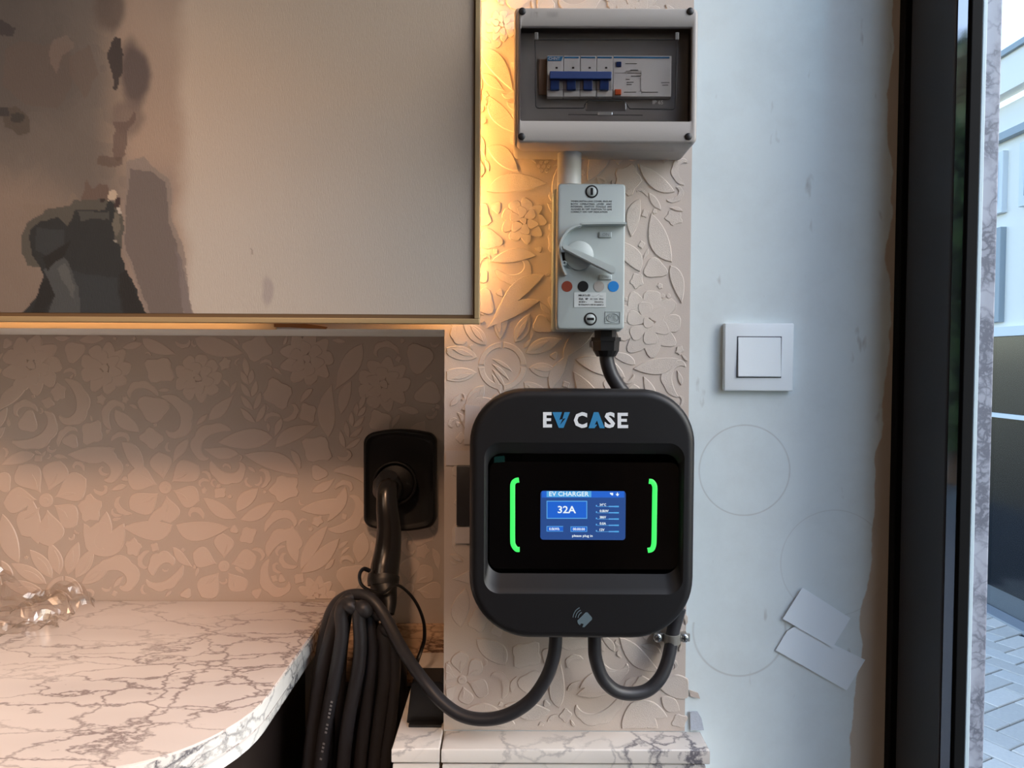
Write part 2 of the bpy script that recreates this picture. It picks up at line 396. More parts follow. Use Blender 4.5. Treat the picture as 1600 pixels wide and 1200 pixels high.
bm = B(); box(bm, x0r-.1, x1r+.04, y0r-.1, .3, -.1, 0); tag(obj('floor', bm, M_floor), kind='structure')

# wallpaper sheets (thin, on the wall)
pt = .0008
zs_bot = ZL
bm = B(); box(bm, XL, XW, -pt, 0.0, zs_bot, z1r-.01)
# small bites torn out of the right-hand edge are shown by the scraps built further down
paper1 = obj('wallpaper', bm, M_paper, wall)
bm = B(); box(bm, x0r+.01, XL, -pt, 0.0, ZT+.001, z1r-.01); paper1b = obj('wallpaper', bm, M_paper, wall)
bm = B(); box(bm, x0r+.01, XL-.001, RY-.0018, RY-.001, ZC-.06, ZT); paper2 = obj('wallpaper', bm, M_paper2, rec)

# ---- embossed floral relief
class Relief:
    def __init__(s, x0, x1, y0, y1, Y, h=.0009):
        s.b = (x0, x1, y0, y1); s.Y = Y; s.bm = B(); s.g = 1.5; s.h = h
        s.nx = int((x1-x0)/s.g)+1; s.ny = int((y1-y0)/s.g)+1; s.occ = np.zeros((s.ny, s.nx), bool); s.lv = 0
    def mask(s, pts, grow=1.0):
        p = np.array(pts); c = p.mean(0); p = c+(p-c)*grow
        x0, x1, y0, y1 = s.b
        ix0 = max(0, int((p[:, 0].min()-x0)/s.g)); ix1 = min(s.nx, int((p[:, 0].max()-x0)/s.g)+2)
        iy0 = max(0, int((p[:, 1].min()-y0)/s.g)); iy1 = min(s.ny, int((p[:, 1].max()-y0)/s.g)+2)
        if ix0 >= ix1 or iy0 >= iy1: return None
        X, Yy = np.meshgrid(x0+np.arange(ix0, ix1)*s.g, y0+np.arange(iy0, iy1)*s.g)
        ins = np.zeros(X.shape, bool); n = len(p)
        for i in range(n):
            xa, ya = p[i]; xb, yb = p[(i+1) % n]
            if ya == yb: continue
            c = ((ya > Yy) != (yb > Yy)) & (X < (xb-xa)*(Yy-ya)/(yb-ya)+xa); ins ^= c
        return (slice(iy0, iy1), slice(ix0, ix1)), ins
    def inside(s, pts):
        x0, x1, y0, y1 = s.b
        return all(x0 < x < x1 and y0 < y < y1 for x, y in pts)
    def plate(s, pts, test=False, grow=1.08, lift=0):
        # clamp to the sheet
        x0, x1, y0, y1 = s.b
        if test:
            if not s.inside(pts): return False
            mk = s.mask(pts, grow)
            if mk is None or (s.occ[mk[0]] & mk[1]).any(): return False
        else:
            if sum(1 for x, y in pts if x0 < x < x1 and y0 < y < y1) < len(pts)*.3: return False
            pts = [(min(max(x, x0), x1), min(max(y, y0), y1)) for x, y in pts]
        mk = s.mask(pts)
        if mk: s.occ[mk[0]] |= mk[1]
        w = [(P(x, y, s.Y).x, P(x, y, s.Y).z) for x, y in pts]
        a = sum(w[i][0]*w[(i+1) % len(w)][1]-w[(i+1) % len(w)][0]*w[i][1] for i in range(len(w)))
        if a < 0: w = w[::-1]
        n = len(w); size = math.sqrt(abs(a)/2); off = min(.0011, size*.12)
        s.lv += 1; h = s.h+(s.lv % 131)*.0000051+lift*.00071
        inn = []
        for i in range(n):
            t = Vector((w[(i+1) % n][0]-w[i-1][0], w[(i+1) % n][1]-w[i-1][1]))
            t = t.normalized() if t.length > 1e-9 else Vector((1, 0))
            inn.append((w[i][0]-t.y*off, w[i][1]+t.x*off))
        if not s.simple(w): return False
        if not s.simple(inn):
            cw = (sum(v[0] for v in w)/n, sum(v[1] for v in w)/n); inn = [(a_+(cw[0]-a_)*.06, b_+(cw[1]-b_)*.06) for a_, b_ in w]
            if not s.simple(inn): return False
        o = [s.bm.verts.new((x, s.Y+.0002, z)) for x, z in w]; q = [s.bm.verts.new((x, s.Y-h, z)) for x, z in inn]
        for i in range(n): s.bm.faces.new([o[i], o[(i+1) % n], q[(i+1) % n], q[i]])
        s.bm.faces.new(q); return True
    # --- motif outlines, pixel units, y down
    def petal(s, x, y, ang, L, W, bend=0., tip=1.0, n=9, **k):
        pts = []; a = R(ang)
        def pos(t, side):
            wv = W/2*(math.sin(math.pi*min(1, t**tip))**.8)*side
            px = L*t; py = bend*L*(t*t)+wv
            return (x+px*math.cos(a)-py*math.sin(a), y+px*math.sin(a)+py*math.cos(a))
        for i in range(n+1): pts.append(pos(i/n, 1))
        for i in range(n-1, 0, -1): pts.append(pos(i/n, -1))
        return s.plate(pts, **k)
    def blob(s, x, y, r, lob=5, amp=.12, ph=0., sq=1., n=26, ang=0, **k):
        a = R(ang); pts = []
        for i in range(n):
            t = 2*math.pi*i/n; rr = r*(1+amp*math.cos(lob*t+ph)); u, v = rr*math.cos(t), rr*math.sin(t)*sq
            pts.append((x+u*math.cos(a)-v*math.sin(a), y+u*math.sin(a)+v*math.cos(a)))
        return s.plate(pts, **k)
    def simple(s, p):
        n = len(p); A = np.array(p); Bq = np.roll(A, -1, 0)
        def cr(o, a, b): return (a[..., 0]-o[..., 0])*(b[..., 1]-o[..., 1])-(a[..., 1]-o[..., 1])*(b[..., 0]-o[..., 0])
        a, b = A[:, None], Bq[:, None]; c, d = A[None], Bq[None]
        hit = (cr(a, b, c)*cr(a, b, d) < 0) & (cr(c, d, a)*cr(c, d, b) < 0)
        return not hit.any()
    def scroll(s, x, y, ang, L, W, turn=200, flip=1, **k):
        """curling acanthus: a leaf whose centre line spirals, scalloped on its outer side"""
        n = 22; a = R(ang); px, py = x, y; c = []
        for i in range(n+1):
            t = i/n; c.append((px, py, a)); st = L/n*(1-.45*t); px += st*math.cos(a); py += st*math.sin(a); a += R(turn)/n*flip*(.35+1.3*t)
        o, q = [], []
        for i, (cx, cy, aa) in enumerate(c):
            t = i/n; wv = W/2*math.sin(math.pi*min(1, (t*.94+.03)))**.7*(1-.35*t)
            sc = 1+.25*abs(math.sin(t*math.pi*4.0))
            o.append((cx+math.sin(aa)*wv*sc*flip, cy-math.cos(aa)*wv*sc*flip)); q.append((cx-math.sin(aa)*wv*.3*flip, cy+math.cos(aa)*wv*.3*flip))
        return s.plate(o+q[::-1], **k)
    def ring_flower(s, x, y, r, n=11, L=1.35, a0=0, a1=360, W=.62):
        k = 36
        for side in (0,):
            for (ra, rb) in ((1.0, .74),):
                for seg in range(4):
                    o = [(x+r*ra*math.cos(t), y+r*ra*math.sin(t)) for t in [R(seg*90+2+86*i/10) for i in range(11)]]
                    q = [(x+r*rb*math.cos(t), y+r*rb*math.sin(t)) for t in [R(seg*90+2+86*i/10) for i in range(11)]]
                    s.plate(o+q[::-1])
        for i in range(n):
            t = a0+(a1-a0)*i/n; ct, st = math.cos(R(t)), math.sin(R(t))
            s.petal(x+ct*r*1.08, y+st*r*1.08, t+random.uniform(-5, 5), r*L*random.uniform(.85, 1.15), r*W, random.uniform(-.15, .15), .9)
            s.petal(x+ct*r*1.25, y+st*r*1.25, t, r*L*.62, r*W*.42, 0, lift=1)
        for i in range(4): s.petal(x-r*.45, y-r*.3+i*r*.2, 20+i*12, r*1.0, r*.2, .2)
    def pansy(s, x, y, r, n=5, a0=0.):
        for i in range(n):
            t = a0+360*i/n; rr = r*random.uniform(.85, 1.1)
            s.petal(x+math.cos(R(t))*r*.28, y+math.sin(R(t))*r*.28, t, rr*1.05, rr*.85, random.uniform(-.2, .2), 1.5, n=12)
            s.petal(x+math.cos(R(t))*r*.42, y+math.sin(R(t))*r*.42, t+8, rr*.5, rr*.13, .1, lift=1)
        s.blob(x, y, r*.22, 4, 0); s.blob(x, y, r*.1, 4, 0, lift=1)
    def peony(s, x, y, r):
        for ring, (rr, m_, sz) in enumerate(((.72, 9, .36), (.42, 6, .3), (.12, 1, .2))):
            for i in range(m_):
                t = 360*i/m_+ring*20
                s.blob(x+math.cos(R(t))*r*rr*(ring < 2), y+math.sin(R(t))*r*rr*(ring < 2), r*sz, 3, .12, random.random()*6, .8, 16, t, lift=ring)
    def berries(s, x, y, r, n=6):
        for i in range(n):
            t = 360*i/n; s.blob(x+math.cos(R(t))*r, y+math.sin(R(t))*r, r*.42, 3, 0, n=12)
        s.blob(x, y, r*.45, 3, 0, n=12)
    def sprig(s, x, y, ang, L, n=4, W=.34):
        for i in range(n):
            t = i/n; bx, by = x+math.cos(R(ang))*L*t, y+math.sin(R(ang))*L*t
            for sd in (-1, 1): s.petal(bx, by, ang+sd*(48-20*t), L*.42*(1-.35*t), L*.42*W, sd*-.2)
        s.petal(x+math.cos(R(ang))*L*.9, y+math.sin(R(ang))*L*.9, ang, L*.4, L*.14)
    def fill(s, tries=6000, big=46, small=9):
        x0, x1, y0, y1 = s.b
        for k in range(tries):
            t = k/tries; L = big*(1-t)**.8+small; x, y = random.uniform(x0, x1), random.uniform(y0, y1); kd = random.random()
            ang = random.uniform(0, 360)
            if kd < .38: s.petal(x, y, ang, L*1.5, L*.55, random.uniform(-.35, .35), random.choice((.8, 1, 1.3)), test=True)
            elif kd < .75: s.scroll(x, y, ang, L*2.1, L*.6, random.uniform(120, 230), random.choice((-1, 1)), test=True)
            else: s.blob(x, y, L*.42, random.choice((3, 4, 5)), .16, random.random()*6, .85, 18, ang, test=True)
    def done(s, m, parent):
        return obj('embossed_pattern', s.bm, m, parent, kind='stuff')

r1 = Relief(697, 1076, -120, 1138, -pt)
r1.ring_flower(785, 572, 38, 10, 1.5, 100, 430)
r1.peony(1012, 505, 50); r1.peony(818, 345, 34); r1.peony(784, 40, 24); r1.pansy(722, 1062, 34, 6, 20); r1.peony(990, 20, 40)
for a in (35, 60, 85, 110): r1.petal(985, 1098, a+(-20), 62, 26, .1)
for x, y, a, L, W, b in [(900,1085,-10,90,30,-.3),(905,1075,-35,70,26,.3),(1030,1075,-10,60,40,.2),(1062,1110,-150,36,24,.1),(1055,300,200,70,26,.3),(1000,310,120,60,24,-.3),(1060,560,150,70,28,.3),
        (760,300,-30,90,34,.4),(850,430,160,90,30,-.35),(845,470,170,90,24,-.3),(838,400,190,70,24,-.3),(1050,410,230,80,34,.3),(1000,425,250,60,30,-.3),(720,640,-20,70,28,.3),(880,560,-60,70,26,.3),
        (860,610,-80,60,22,.3),(720,980,-100,60,30,.3),(790,1040,-120,60,36,-.3),(860,1110,170,70,30,.3),(760,230,20,60,30,.3),(765,150,70,70,30,-.3)]:
    r1.petal(x, y, a, L, W, b)
r1.scroll(705, 960, 60, 90, 34, 200, 1); r1.scroll(930, 1010, 80, 100, 34, 180, -1); r1.scroll(1060, 620, 230, 90, 30, 190, 1); r1.scroll(775, 420, 40, 90, 30, 220, -1)
r1.berries(1040, 470, 9); r1.berries(850, 260, 8)
r1.fill(9000, 52, 6); r1.done(M_pat, paper1)

r2 = Relief(-260, 690, 522, 936, RY-.0018, h=.0008)
r2.ring_flower(100, 930, 30, 7, 1.9, 190, 350, .75)
r2.pansy(258, 762, 46, 6, 20); r2.pansy(350, 885, 42, 5, 200); r2.peony(495, 930, 28); r2.pansy(72, 782, 52, 7, 30); r2.pansy(345, 604, 0.1, 3)
r2.peony(50, 570, 44); r2.peony(165, 575, 38); r2.peony(480, 560, 40); r2.peony(600, 600, 40); r2.peony(310, 590, 36); r2.pansy(640, 920, 40, 7, 10)
for x, y, a, L, W, b in [(270,820,150,70,36,.5),(275,820,30,75,36,-.5),(255,790,110,40,20,.3),(370,800,-60,50,24,.2),(375,812,-15,60,22,-.2),(370,810,200,60,22,.2),(165,860,-100,60,26,.2),(160,870,-40,60,30,-.3),
        (165,870,220,60,26,.3),(60,850,250,70,26,.2),(30,880,240,80,30,.2),(470,890,-70,80,22,.2),(470,895,-30,80,26,-.2),(465,880,-110,60,22,.2),(560,880,-80,50,26,0),(590,890,-60,50,22,0),(0,640,-60,60,24,.3),
        (180,700,150,70,30,.4),(190,690,40,60,26,.3),(430,700,-50,70,26,.4),(540,780,150,70,26,.3),(540,760,100,60,20,.3),(180,640,60,50,24,-.3)]:
    r2.petal(x, y, a, L, W, b)
r2.scroll(150, 900, -40, 110, 40, 260, 1); r2.scroll(420, 870, -70, 90, 36, 200, 1); r2.scroll(240, 900, -80, 60, 34, 180, 1); r2.scroll(170, 820, 160, 80, 30, 220, -1)
r2.scroll(330, 720, 60, 90, 32, 210, -1); r2.scroll(130, 720, -20, 100, 36, 230, 1)
r2.sprig(540, 700, -70, 70); r2.sprig(400, 660, -100, 80); r2.sprig(-60, 760, -60, 110)
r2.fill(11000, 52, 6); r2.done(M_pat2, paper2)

# timber strip at the top edge of the recess, lit from behind the picture, with a torn brown bit
bm = B(); box(bm, P(-500, 509, 0).x, P(432, 509, -.003).x, -.004, -pt, PZ(514, 0, 300)-.0005, PZ(505, 0, 300), .0008)
trim = tag(obj('trim_1', bm, mat('pale_veneer', S(226, 196, 158), .5, var=.06, vscale=40, stretch=(1, 1, 12))), kind='structure')
bm = B(); ppoly(bm, [(428,505),(470,505),(500,509),(511,511),(508,514),(480,513),(450,511),(428,511)], -.0045, -pt)
obj('torn_edge', bm, M_tim, trim, label='torn brown bare fibre end')

# ---- window
win = bpy.data.objects.new('window_1', None); COL.objects.link(win); win.location = (XR, YJ, 0); win['kind'] = 'structure'
bm = B(); box(bm, XR-.004, XR+.01, -.014, 0, .001, z1r-.002, .0015); obj('frame_trim', bm, M_alu2, win)
bm = B(); box(bm, XR+.004, XR+.012, -.024, -.013, .001, z1r-.002); obj('frame_groove', bm, M_gap, win)
bm = B(); box(bm, XR-.001, XR+.012, YJ+.0015, -.023, .001, z1r-.002, .0015); obj('jamb', bm, M_alu, win)
bm = B(); box(bm, XR+.0005, XR+.0130, YJ, YJ+.006, .001, z1r-.002); obj('glossy_strip', bm, M_mirror, win, label='narrow glossy strip mirroring the street')
bm = B(); box(bm, XR+.012, XR+.030, YJ+.006, 0, .001, z1r-.002); box(bm, XR+.0130, PX(1522, YJ-.004), YJ-.004, YJ+.006, .001, z1r-.002, .001); obj('gasket', bm, M_alu2, win)
bm = B(); box(bm, XG-.002, XG+.002, YE+.02, YJ-.003, .08, z1r-.08); obj('pane', bm, M_glass, win)
for (a, b) in ((.001, .08), (z1r-.08, z1r-.002)):
    bm = B(); box(bm, XG-.02, XG+.02, YE+.02, YJ-.004, a, b, .002); obj('rail', bm, M_alu, win)
bm = B(); box(bm, XG-.04, XG+.04, YE-.04, YE+.02, .001, z1r-.002, .002); obj('jamb', bm, M_alu, win)
bm = B(); box(bm, XG-.03, XG+.12, y0r, YE-.04, 0, z1r); tag(obj('daylight_stop_wall', bm, M_plain), kind='structure')  # unseen solid stretch, added so daylight falls off towards the left
# outside reveal in grey stone and its pale trim
bm = B(); box(bm, XG+.010, PX(1552, -.03), -.03, .30, -.02, z1r+.6, .002)
tag(obj('wall_outside', bm, M_stone), kind='structure')
xs = PX(1522, -.036)
bm = B(); box(bm, xs, PX(1529, -.036), -.036, -.030, -.02, z1r+.6, .001); tag(obj('trim_2', bm, M_seal), kind='structure')

# ================================================================== COUNTER AND LEDGE
xe = -.2825; rr_ = .07; yfront = Pz(270, 1200, ZC).y-.004
def outline(inset, yb):
    x1 = xe-inset; yf = yfront+inset; r = rr_
    pts = [(-2.55, yb), (-2.55, yf)]
    # rounded right-hand front corner (elliptical)
    for i in range(13):
        a = R(-90+90*i/12); pts.append((x1-.13+.13*math.cos(a), yf+.16+.16*math.sin(a)))
    pts += [(x1, yb)]
    return pts
def slab(bm, pts, z0, z1, bev, mi=0):
    a = sum(pts[i][0]*pts[(i+1) % len(pts)][1]-pts[(i+1) % len(pts)][0]*pts[i][1] for i in range(len(pts)))
    if a < 0: pts = pts[::-1]
    t = [bm.verts.new((x, y, z1)) for x, y in pts]; b = [bm.verts.new((x, y, z0)) for x, y in pts]; n = len(pts)
    ft = bm.faces.new(t); fb = bm.faces.new(b[::-1])
    for i in range(n): f = bm.faces.new([t[i], b[i], b[(i+1) % n], t[(i+1) % n]]); f.material_index = mi
    if bev:
        bmesh.ops.bevel(bm, geom=list(ft.edges)+list(fb.edges), offset=bev, segments=3, affect='EDGES', profile=.5)
ct = thing('marble_counter', 'veined white marble counter with rounded corner filling the wallpapered recess at left', 'counter', (-.7, .0, 0))
bm = B(); slab(bm, outline(0, RY-.002), ZC-.026, ZC, .003, 0); obj('slab', bm, M_count, ct, True)
bm = B()
o_ = outline(-.0006, RY-.003)
slab(bm, outline(.006, RY-.003), ZC-.046, ZC-.0265, .002); obj('lower_edge', bm, M_edge, ct, True)
bm = B(); e1 = outline(-.0007, RY-.01)[1:]; e0 = outline(.004, RY-.01)[1:]
for i in range(len(e1)-1):
    (xa, ya), (xb, yb_) = e1[i], e1[i+1]
    v = [bm.verts.new(q) for q in ((xa, ya, ZC-.0235), (xb, yb_, ZC-.0235), (xb, yb_, ZC-.0025), (xa, ya, ZC-.0025))]; bm.faces.new(v)
    (xc, yc), (xd, yd) = e0[i], e0[i+1]
    v2 = [bm.verts.new(q) for q in ((xc, yc, ZC-.0235), (xd, yd, ZC-.0235), (xd, yd, ZC-.0025), (xc, yc, ZC-.0025))]; bm.faces.new(v2[::-1])
    bm.faces.new([v[3], v[2], v2[2], v2[3]]); bm.faces.new([v[1], v[0], v2[0], v2[1]])
bmesh.ops.remove_doubles(bm, verts=bm.verts[:], dist=1e-6)
obj('edge_band', bm, M_edge, ct, True)
bm = B(); slab(bm, outline(.05, RY-.004), .0, ZC-.0465, 0); obj('under_counter_dark', bm, M_dark, ct)  # added body, coloured dark to stand for the shaded void underneath
# dark panel added behind the gap, its colour standing for the shaded void
bm = B(); box(bm, xe-.03, XL-.001, RY-.03, RY-.002, .001, ZL-.06); tag(obj('void_panel', bm, M_dark), kind='structure')

lx0 = PX(612, -.045, 1170); lx1 = PX(1109, -.045, 1170); ly = Pz(880, 1171, ZL).y
def ledge(label, x0, x1, yb, group=None, over=.004):
    lg = thing('marble_ledge', label, 'ledge', ((x0+x1)/2, ly, 0))
    bm = B(); slab(bm, [(x0, ly), (x1, ly), (x1, yb), (x0, yb)], ZL-.018, ZL, .0022); obj('slab', bm, M_ledge, lg, True)
    bm = B(); slab(bm, [(x0+.001, ly+.004), (x1-over, ly+.004), (x1-over, yb), (x0+.001, yb)], .0, ZL-.0205, .002); obj('lower_block', bm, M_ledge, lg, True)
    bm = B(); slab(bm, [(x0+.003, ly+.007), (x1-.007, ly+.007), (x1-.007, yb-.001), (x0+.003, yb-.001)], ZL-.0205, ZL-.018, 0); obj('joint', bm, M_gap, lg)
ledge('white marble ledge with grey veins along the foot of the papered pier', XL+.0015, lx1, -.0009)
ledge('short marble ledge running back into the recess beside the cable coil', lx0, XL-.0005, RY-.0125, over=.001)
zu = PZ(977, RY-.012, 660)
bm = B(); box(bm, xe+.001, XL-.001, RY-.012, RY-.002, ZL-.05, zu, .001); tag(obj('marble_upstand', bm, marble('upstand_marble', S(206, 172, 140), S(100, 74, 58), 8, .06, (1, 1, 3), dens=.45)), 'low brown-veined marble upstand behind the hanging cable coil', 'upstand')

# ================================================================== PICTURE
YP = -.055
def fbm(x, y, seed=0, oct=4, sc=1.):
    rs = np.random.RandomState(seed); v = np.zeros_like(x)
    for o in range(oct):
        for k in range(5):
            a = rs.rand()*2*np.pi; fq = sc*(2**o)*(0.6+rs.rand()*.8)
            v += np.sin((x*np.cos(a)+y*np.sin(a))*fq+rs.rand()*6.28)/(2**o)/5
    return v
nx, ny = 452, 400
gx = np.linspace(-160, 742, nx); gy = np.linspace(-300, 492, ny); X, Y_ = np.meshgrid(gx, gy)
wx = X+fbm(X, Y_, 1, 5, .05)*7; wy = Y_+fbm(X, Y_, 2, 5, .05)*7
def inp(pts):
    ins = np.zeros(X.shape, bool); n = len(pts)
    for i in range(n):
        xa, ya = pts[i]; xb, yb = pts[(i+1) % n]
        if ya == yb: continue
        ins ^= ((ya > wy) != (yb > wy)) & (wx < (xb-xa)*(wy-ya)/(yb-ya)+xa)
    return ins
def lin(c): return np.array(S(*c)[:3])
def sm(a, b, v): t = np.clip((v-a)/(b-a), 0, 1); return (t*t*(3-2*t))[..., None]
GA = 1.0
C_ = np.ones(X.shape+(3,))*lin((206, 188, 170))
C_ = C_*(1-sm(100, 420, Y_))+lin((200, 194, 186))*sm(100, 420, Y_)
C_ += (fbm(X, Y_, 3, 3, .012)*.015)[..., None]
q = np.round(fbm(X, Y_, 5, 4, .02)*4)/4
lf = sm(300, 262, wx); C_ = C_*(1-lf)+lin((176, 156, 140))*lf
lf = sm(272+8, 262, wx)*sm(230, 300, wy)*.6; C_ = C_*(1-lf)+lin((150, 138, 132))*lf
lf = sm(215, 130, wx+q*25); C_ = C_*(1-lf)+lin((112, 106, 102))*lf
lf = sm(140, 20, wx+q*30)*sm(330, 120, wy+q*40); C_ = C_*(1-lf)+lin((92, 89, 88))*lf
lf = sm(160, 60, wx+q*30)*sm(255, 340, wy+q*30)*.7; C_ = C_*(1-lf)+lin((142, 128, 118))*lf
C_ *= (1+.07*q*(sm(330, 200, X)[..., 0]))[..., None]
def soft(cx, cy, rx, ry, col, k=1., p=1.):
    global C_
    d = np.sqrt(((wx-cx)/rx)**2+((wy-cy)/ry)**2); a = sm(1.15, .6, d)*k; C_ = C_*(1-a)+lin(col)*a
def shp(pts, col, k=1.):
    global C_
    a = inp(pts)[..., None]*k; C_ = C_*(1-a)+lin(col)*a
soft(206, 115, 24, 60, (100, 89, 87)); soft(165, 10, 30, 45, (98, 87, 82), .8)
soft(195, 185, 28, 32, (116, 102, 97), .7); shp([(172,190),(192,190),(205,170),(205,190),(192,205),(188,240),(176,250),(172,230)], (104, 88, 83), .8)
shp([(0,75),(25,65),(60,72),(105,70),(110,110),(80,170),(30,160),(0,130)], (98, 88, 84), .6)
shp([(78,60),(100,50),(112,70),(112,80),(95,90),(80,120),(72,90)], (128, 115, 108), .6)
shp([(105,95),(140,70),(150,110),(120,150),(100,120)], (106, 94, 88), .6)
shp([(150,243),(183,243),(183,256),(165,260),(150,256)], (98, 84, 78), .8)
shp([(-40,28),(0,30),(18,40),(16,54),(-40,50)], (62, 60, 64)); shp([(0,165),(20,165),(36,185),(36,205),(22,212),(10,200),(0,198)], (80, 74, 70), .9)
shp([(9,176),(17,172),(25,176),(25,186),(17,190),(9,186)], (55, 56, 56)); shp([(-10,166),(5,166),(6,180),(-10,182)], (55, 56, 60))
shp([(168,95),(171,66),(178,57),(188,60),(191,80),(188,110),(180,122),(177,142),(172,136),(173,115)], (66, 60, 60))
# drape to the right of the figure
shp([(190,250),(215,240),(240,262),(262,282),(268,340),(278,390),(285,440),(296,495),(225,495),(205,440),(187,400),(186,330)], (140, 130, 126), .8)
shp([(195,262),(235,268),(255,285),(262,345),(270,400),(276,450),(283,495),(232,495),(208,440),(190,390),(188,330)], (112, 104, 102), .95)
shp([(262,380),(276,410),(290,470),(295,495),(284,495),(272,440)], (124, 116, 118), .8)
shp([(25,325),(90,318),(108,300),(118,318),(90,330),(60,345),(40,352)], (132, 120, 110), .6)
shp([(115,318),(125,300),(132,280),(140,296),(150,286),(162,290),(165,312),(158,330),(118,330)], (104, 90, 84))
shp([(20,372),(32,350),(58,330),(95,322),(108,312),(150,313),(172,322),(186,345),(186,375),(182,395),(50,425),(34,418),(22,392)], (84, 84, 80))
shp([(35,362),(52,345),(75,340),(95,348),(106,328),(140,330),(155,332),(160,318),(170,325),(172,350),(172,378),(183,388),(180,405),(186,426),(198,436),(210,458),(224,495),(18,495),(48,465),(60,440),(52,418),(40,400),(36,380)], (34, 41, 46))
shp([(45,355),(90,355),(95,385),(70,400),(45,390)], (48, 56, 62)); shp([(60,430),(95,402),(104,410),(110,440),(120,495),(60,495),(74,466)], (70, 77, 82)); shp([(85,425),(100,412),(108,450),(104,470),(92,450)], (92, 98, 100), .8)
shp([(108,428),(172,436),(176,460),(182,495),(118,495)], (44, 53, 60)); shp([(30,495),(52,455),(66,444),(75,466),(50,495)], (24, 28, 32)); shp([(110,330),(160,336),(160,348),(115,345)], (70, 74, 74))
shp([(60,405),(105,370),(95,400),(66,432)], (22, 26, 29)); shp([(175,430),(188,425),(205,455),(222,495),(185,495)], (26, 29, 33))
shp([(160,318),(163,302),(172,298),(176,306),(172,318)], (196, 182, 164)); shp([(148,312),(156,314),(156,320),(148,320)], (46, 40, 40)); shp([(170,314),(178,312),(180,322),(174,330),(170,326)], (62, 48, 50)); shp([(174,327),(180,327),(182,335),(176,336)], (190, 184, 176)); shp([(168,335),(178,340),(182,355),(176,370),(168,360)], (108, 106, 98)); shp([(171,374),(177,376),(176,381),(171,380)], (150, 148, 142))
soft(410, 455, 10, 28, (172, 165, 163), .8); shp([(388,386),(394,388),(392,394)], (120, 112, 104), .6)
soft(520, 60, 260, 120, (212, 190, 168), .5)
me = bpy.data.meshes.new('canvas'); YC = YP+.004
ro = [[P(x, y, YC) for x in (gx[0], gx[-1])] for y in (gy[0], gy[-1])]
XXw = np.linspace(ro[0][0].x, ro[0][1].x, nx); ZZw = np.linspace(ro[0][1].z, ro[1][1].z, ny)
pic = thing('framed_picture', 'large abstract grey and beige canvas in thin brass frame, glowing along its back edge', 'picture', (XXw[0], YP, ZZw[-1]))
VX, VZ = np.meshgrid(XXw, ZZw); vv = np.stack([VX-pic.location.x, np.full(VX.shape, YC-pic.location.y), VZ-pic.location.z], -1).reshape(-1, 3)
idx = np.arange(nx*ny).reshape(ny, nx); fc = np.stack([idx[:-1, :-1], idx[1:, :-1], idx[1:, 1:], idx[:-1, 1:]], -1).reshape(-1, 4)
me.vertices.add(nx*ny); me.vertices.foreach_set('co', vv.ravel()); me.loops.add(fc.size); me.loops.foreach_set('vertex_index', fc.ravel())
me.polygons.add(len(fc)); me.polygons.foreach_set('loop_start', np.arange(0, fc.size, 4)); me.polygons.foreach_set('loop_total', np.full(len(fc), 4)); me.update()
ca = me.color_attributes.new('paint', 'FLOAT_COLOR', 'POINT'); ca.data.foreach_set('color', np.concatenate([np.clip(C_*.62, 0, 1), np.ones(X.shape+(1,))], -1).ravel())
mc = mat('canvas_print', (.5, .5, .5), .75, bump=.5, bscale=350, stretch=(6, 1, .6), bdist=.0004); at = mc.node_tree.nodes.new('ShaderNodeVertexColor'); at.layer_name = 'paint'
mc.node_tree.links.new(at.outputs[0], mc.node_tree.nodes['Principled BSDF'].inputs['Base Color']); me.materials.append(mc)
co = bpy.data.objects.new('canvas', me); COL.objects.link(co); co.parent = pic
px0, px1 = XXw[0]-.004, PX(750, YP, 300); pz0, pz1 = PZ(506, YP, 700), ZZw[0]+.004
fw = .0062
bm = B(); box(bm, px0+.001, px1-.0015, YC+.0005, -.032, pz0+.0015, pz1-.001); obj('backing_board', bm, M_brass2, pic)
for (a, b, c, d) in ((px0, px1, pz0, pz0+fw), (px0, px1, pz1-fw, pz1), (px1-fw, px1, pz0+fw, pz1-fw), (px0, px0+fw, pz0+fw, pz1-fw)):
    bm = B(); box(bm, a, b, YP, YP+.016, c, d, .0008); obj('frame_bar', bm, M_brass, pic)
# LED strips fixed on the wall behind it
led = thing('led_strip', 'warm LED strip hidden behind the picture, lighting the wallpaper orange', 'light', (px1-.03, -.008, pz0))
bm = B(); box(bm, px1-.050, px1-.036, -.0318, -.029, pz0+.04, pz1-.03); obj('side_strip', bm, M_led, led)
bm = B(); box(bm, px0+.03, PX(400, 0, 500), -.0318, -.029, pz0+.012, pz0+.018); obj('bottom_strip', bm, M_led2, led)

# ================================================================== CONSUMER UNIT
YF = -.090
cu = thing('breaker_box', 'grey plastic breaker enclosure with smoked window at the top of the papered pier', 'electrical box', (PX(940, 0), 0, PZ(228, YF)))
bm = B(); pbox(bm, 803, 1083, 10, 232, -.055, -.0015, .006, 3)
obj('back_box', bm, M_pvc, cu, True)
# cover: ring around the window opening
cx, cz = (PX(806, YF)+PX(1084, YF))/2, (PZ(11, YF)+PZ(223, YF))/2; W_, H_ = PX(1084, YF)-PX(806, YF), PZ(11, YF)-PZ(223, YF)
wx0, wx1, wz0, wz1 = PX(813, YF, 100), PX(1081, YF, 100), PZ(189, YF), PZ(41, YF)
bm = B()
def R3(l, y): return [(x, y, z) for x, z in l]
outer = lambda g: rrect(cx, cz, W_-2*g, H_-2*g, .006, 6)
inner = lambda g: rrect((wx0+wx1)/2, (wz0+wz1)/2, wx1-wx0-2*g, wz1-wz0-2*g, .002, 6)
loft(bm, [R3(outer(.001), -.054), R3(outer(0), -.060), R3(outer(0), YF+.003), R3(outer(.0012), YF+.0007), R3(outer(.003), YF), R3(inner(-.0006), YF), R3(inner(0), YF+.0006), R3(inner(0), YF+.006)], False, False)
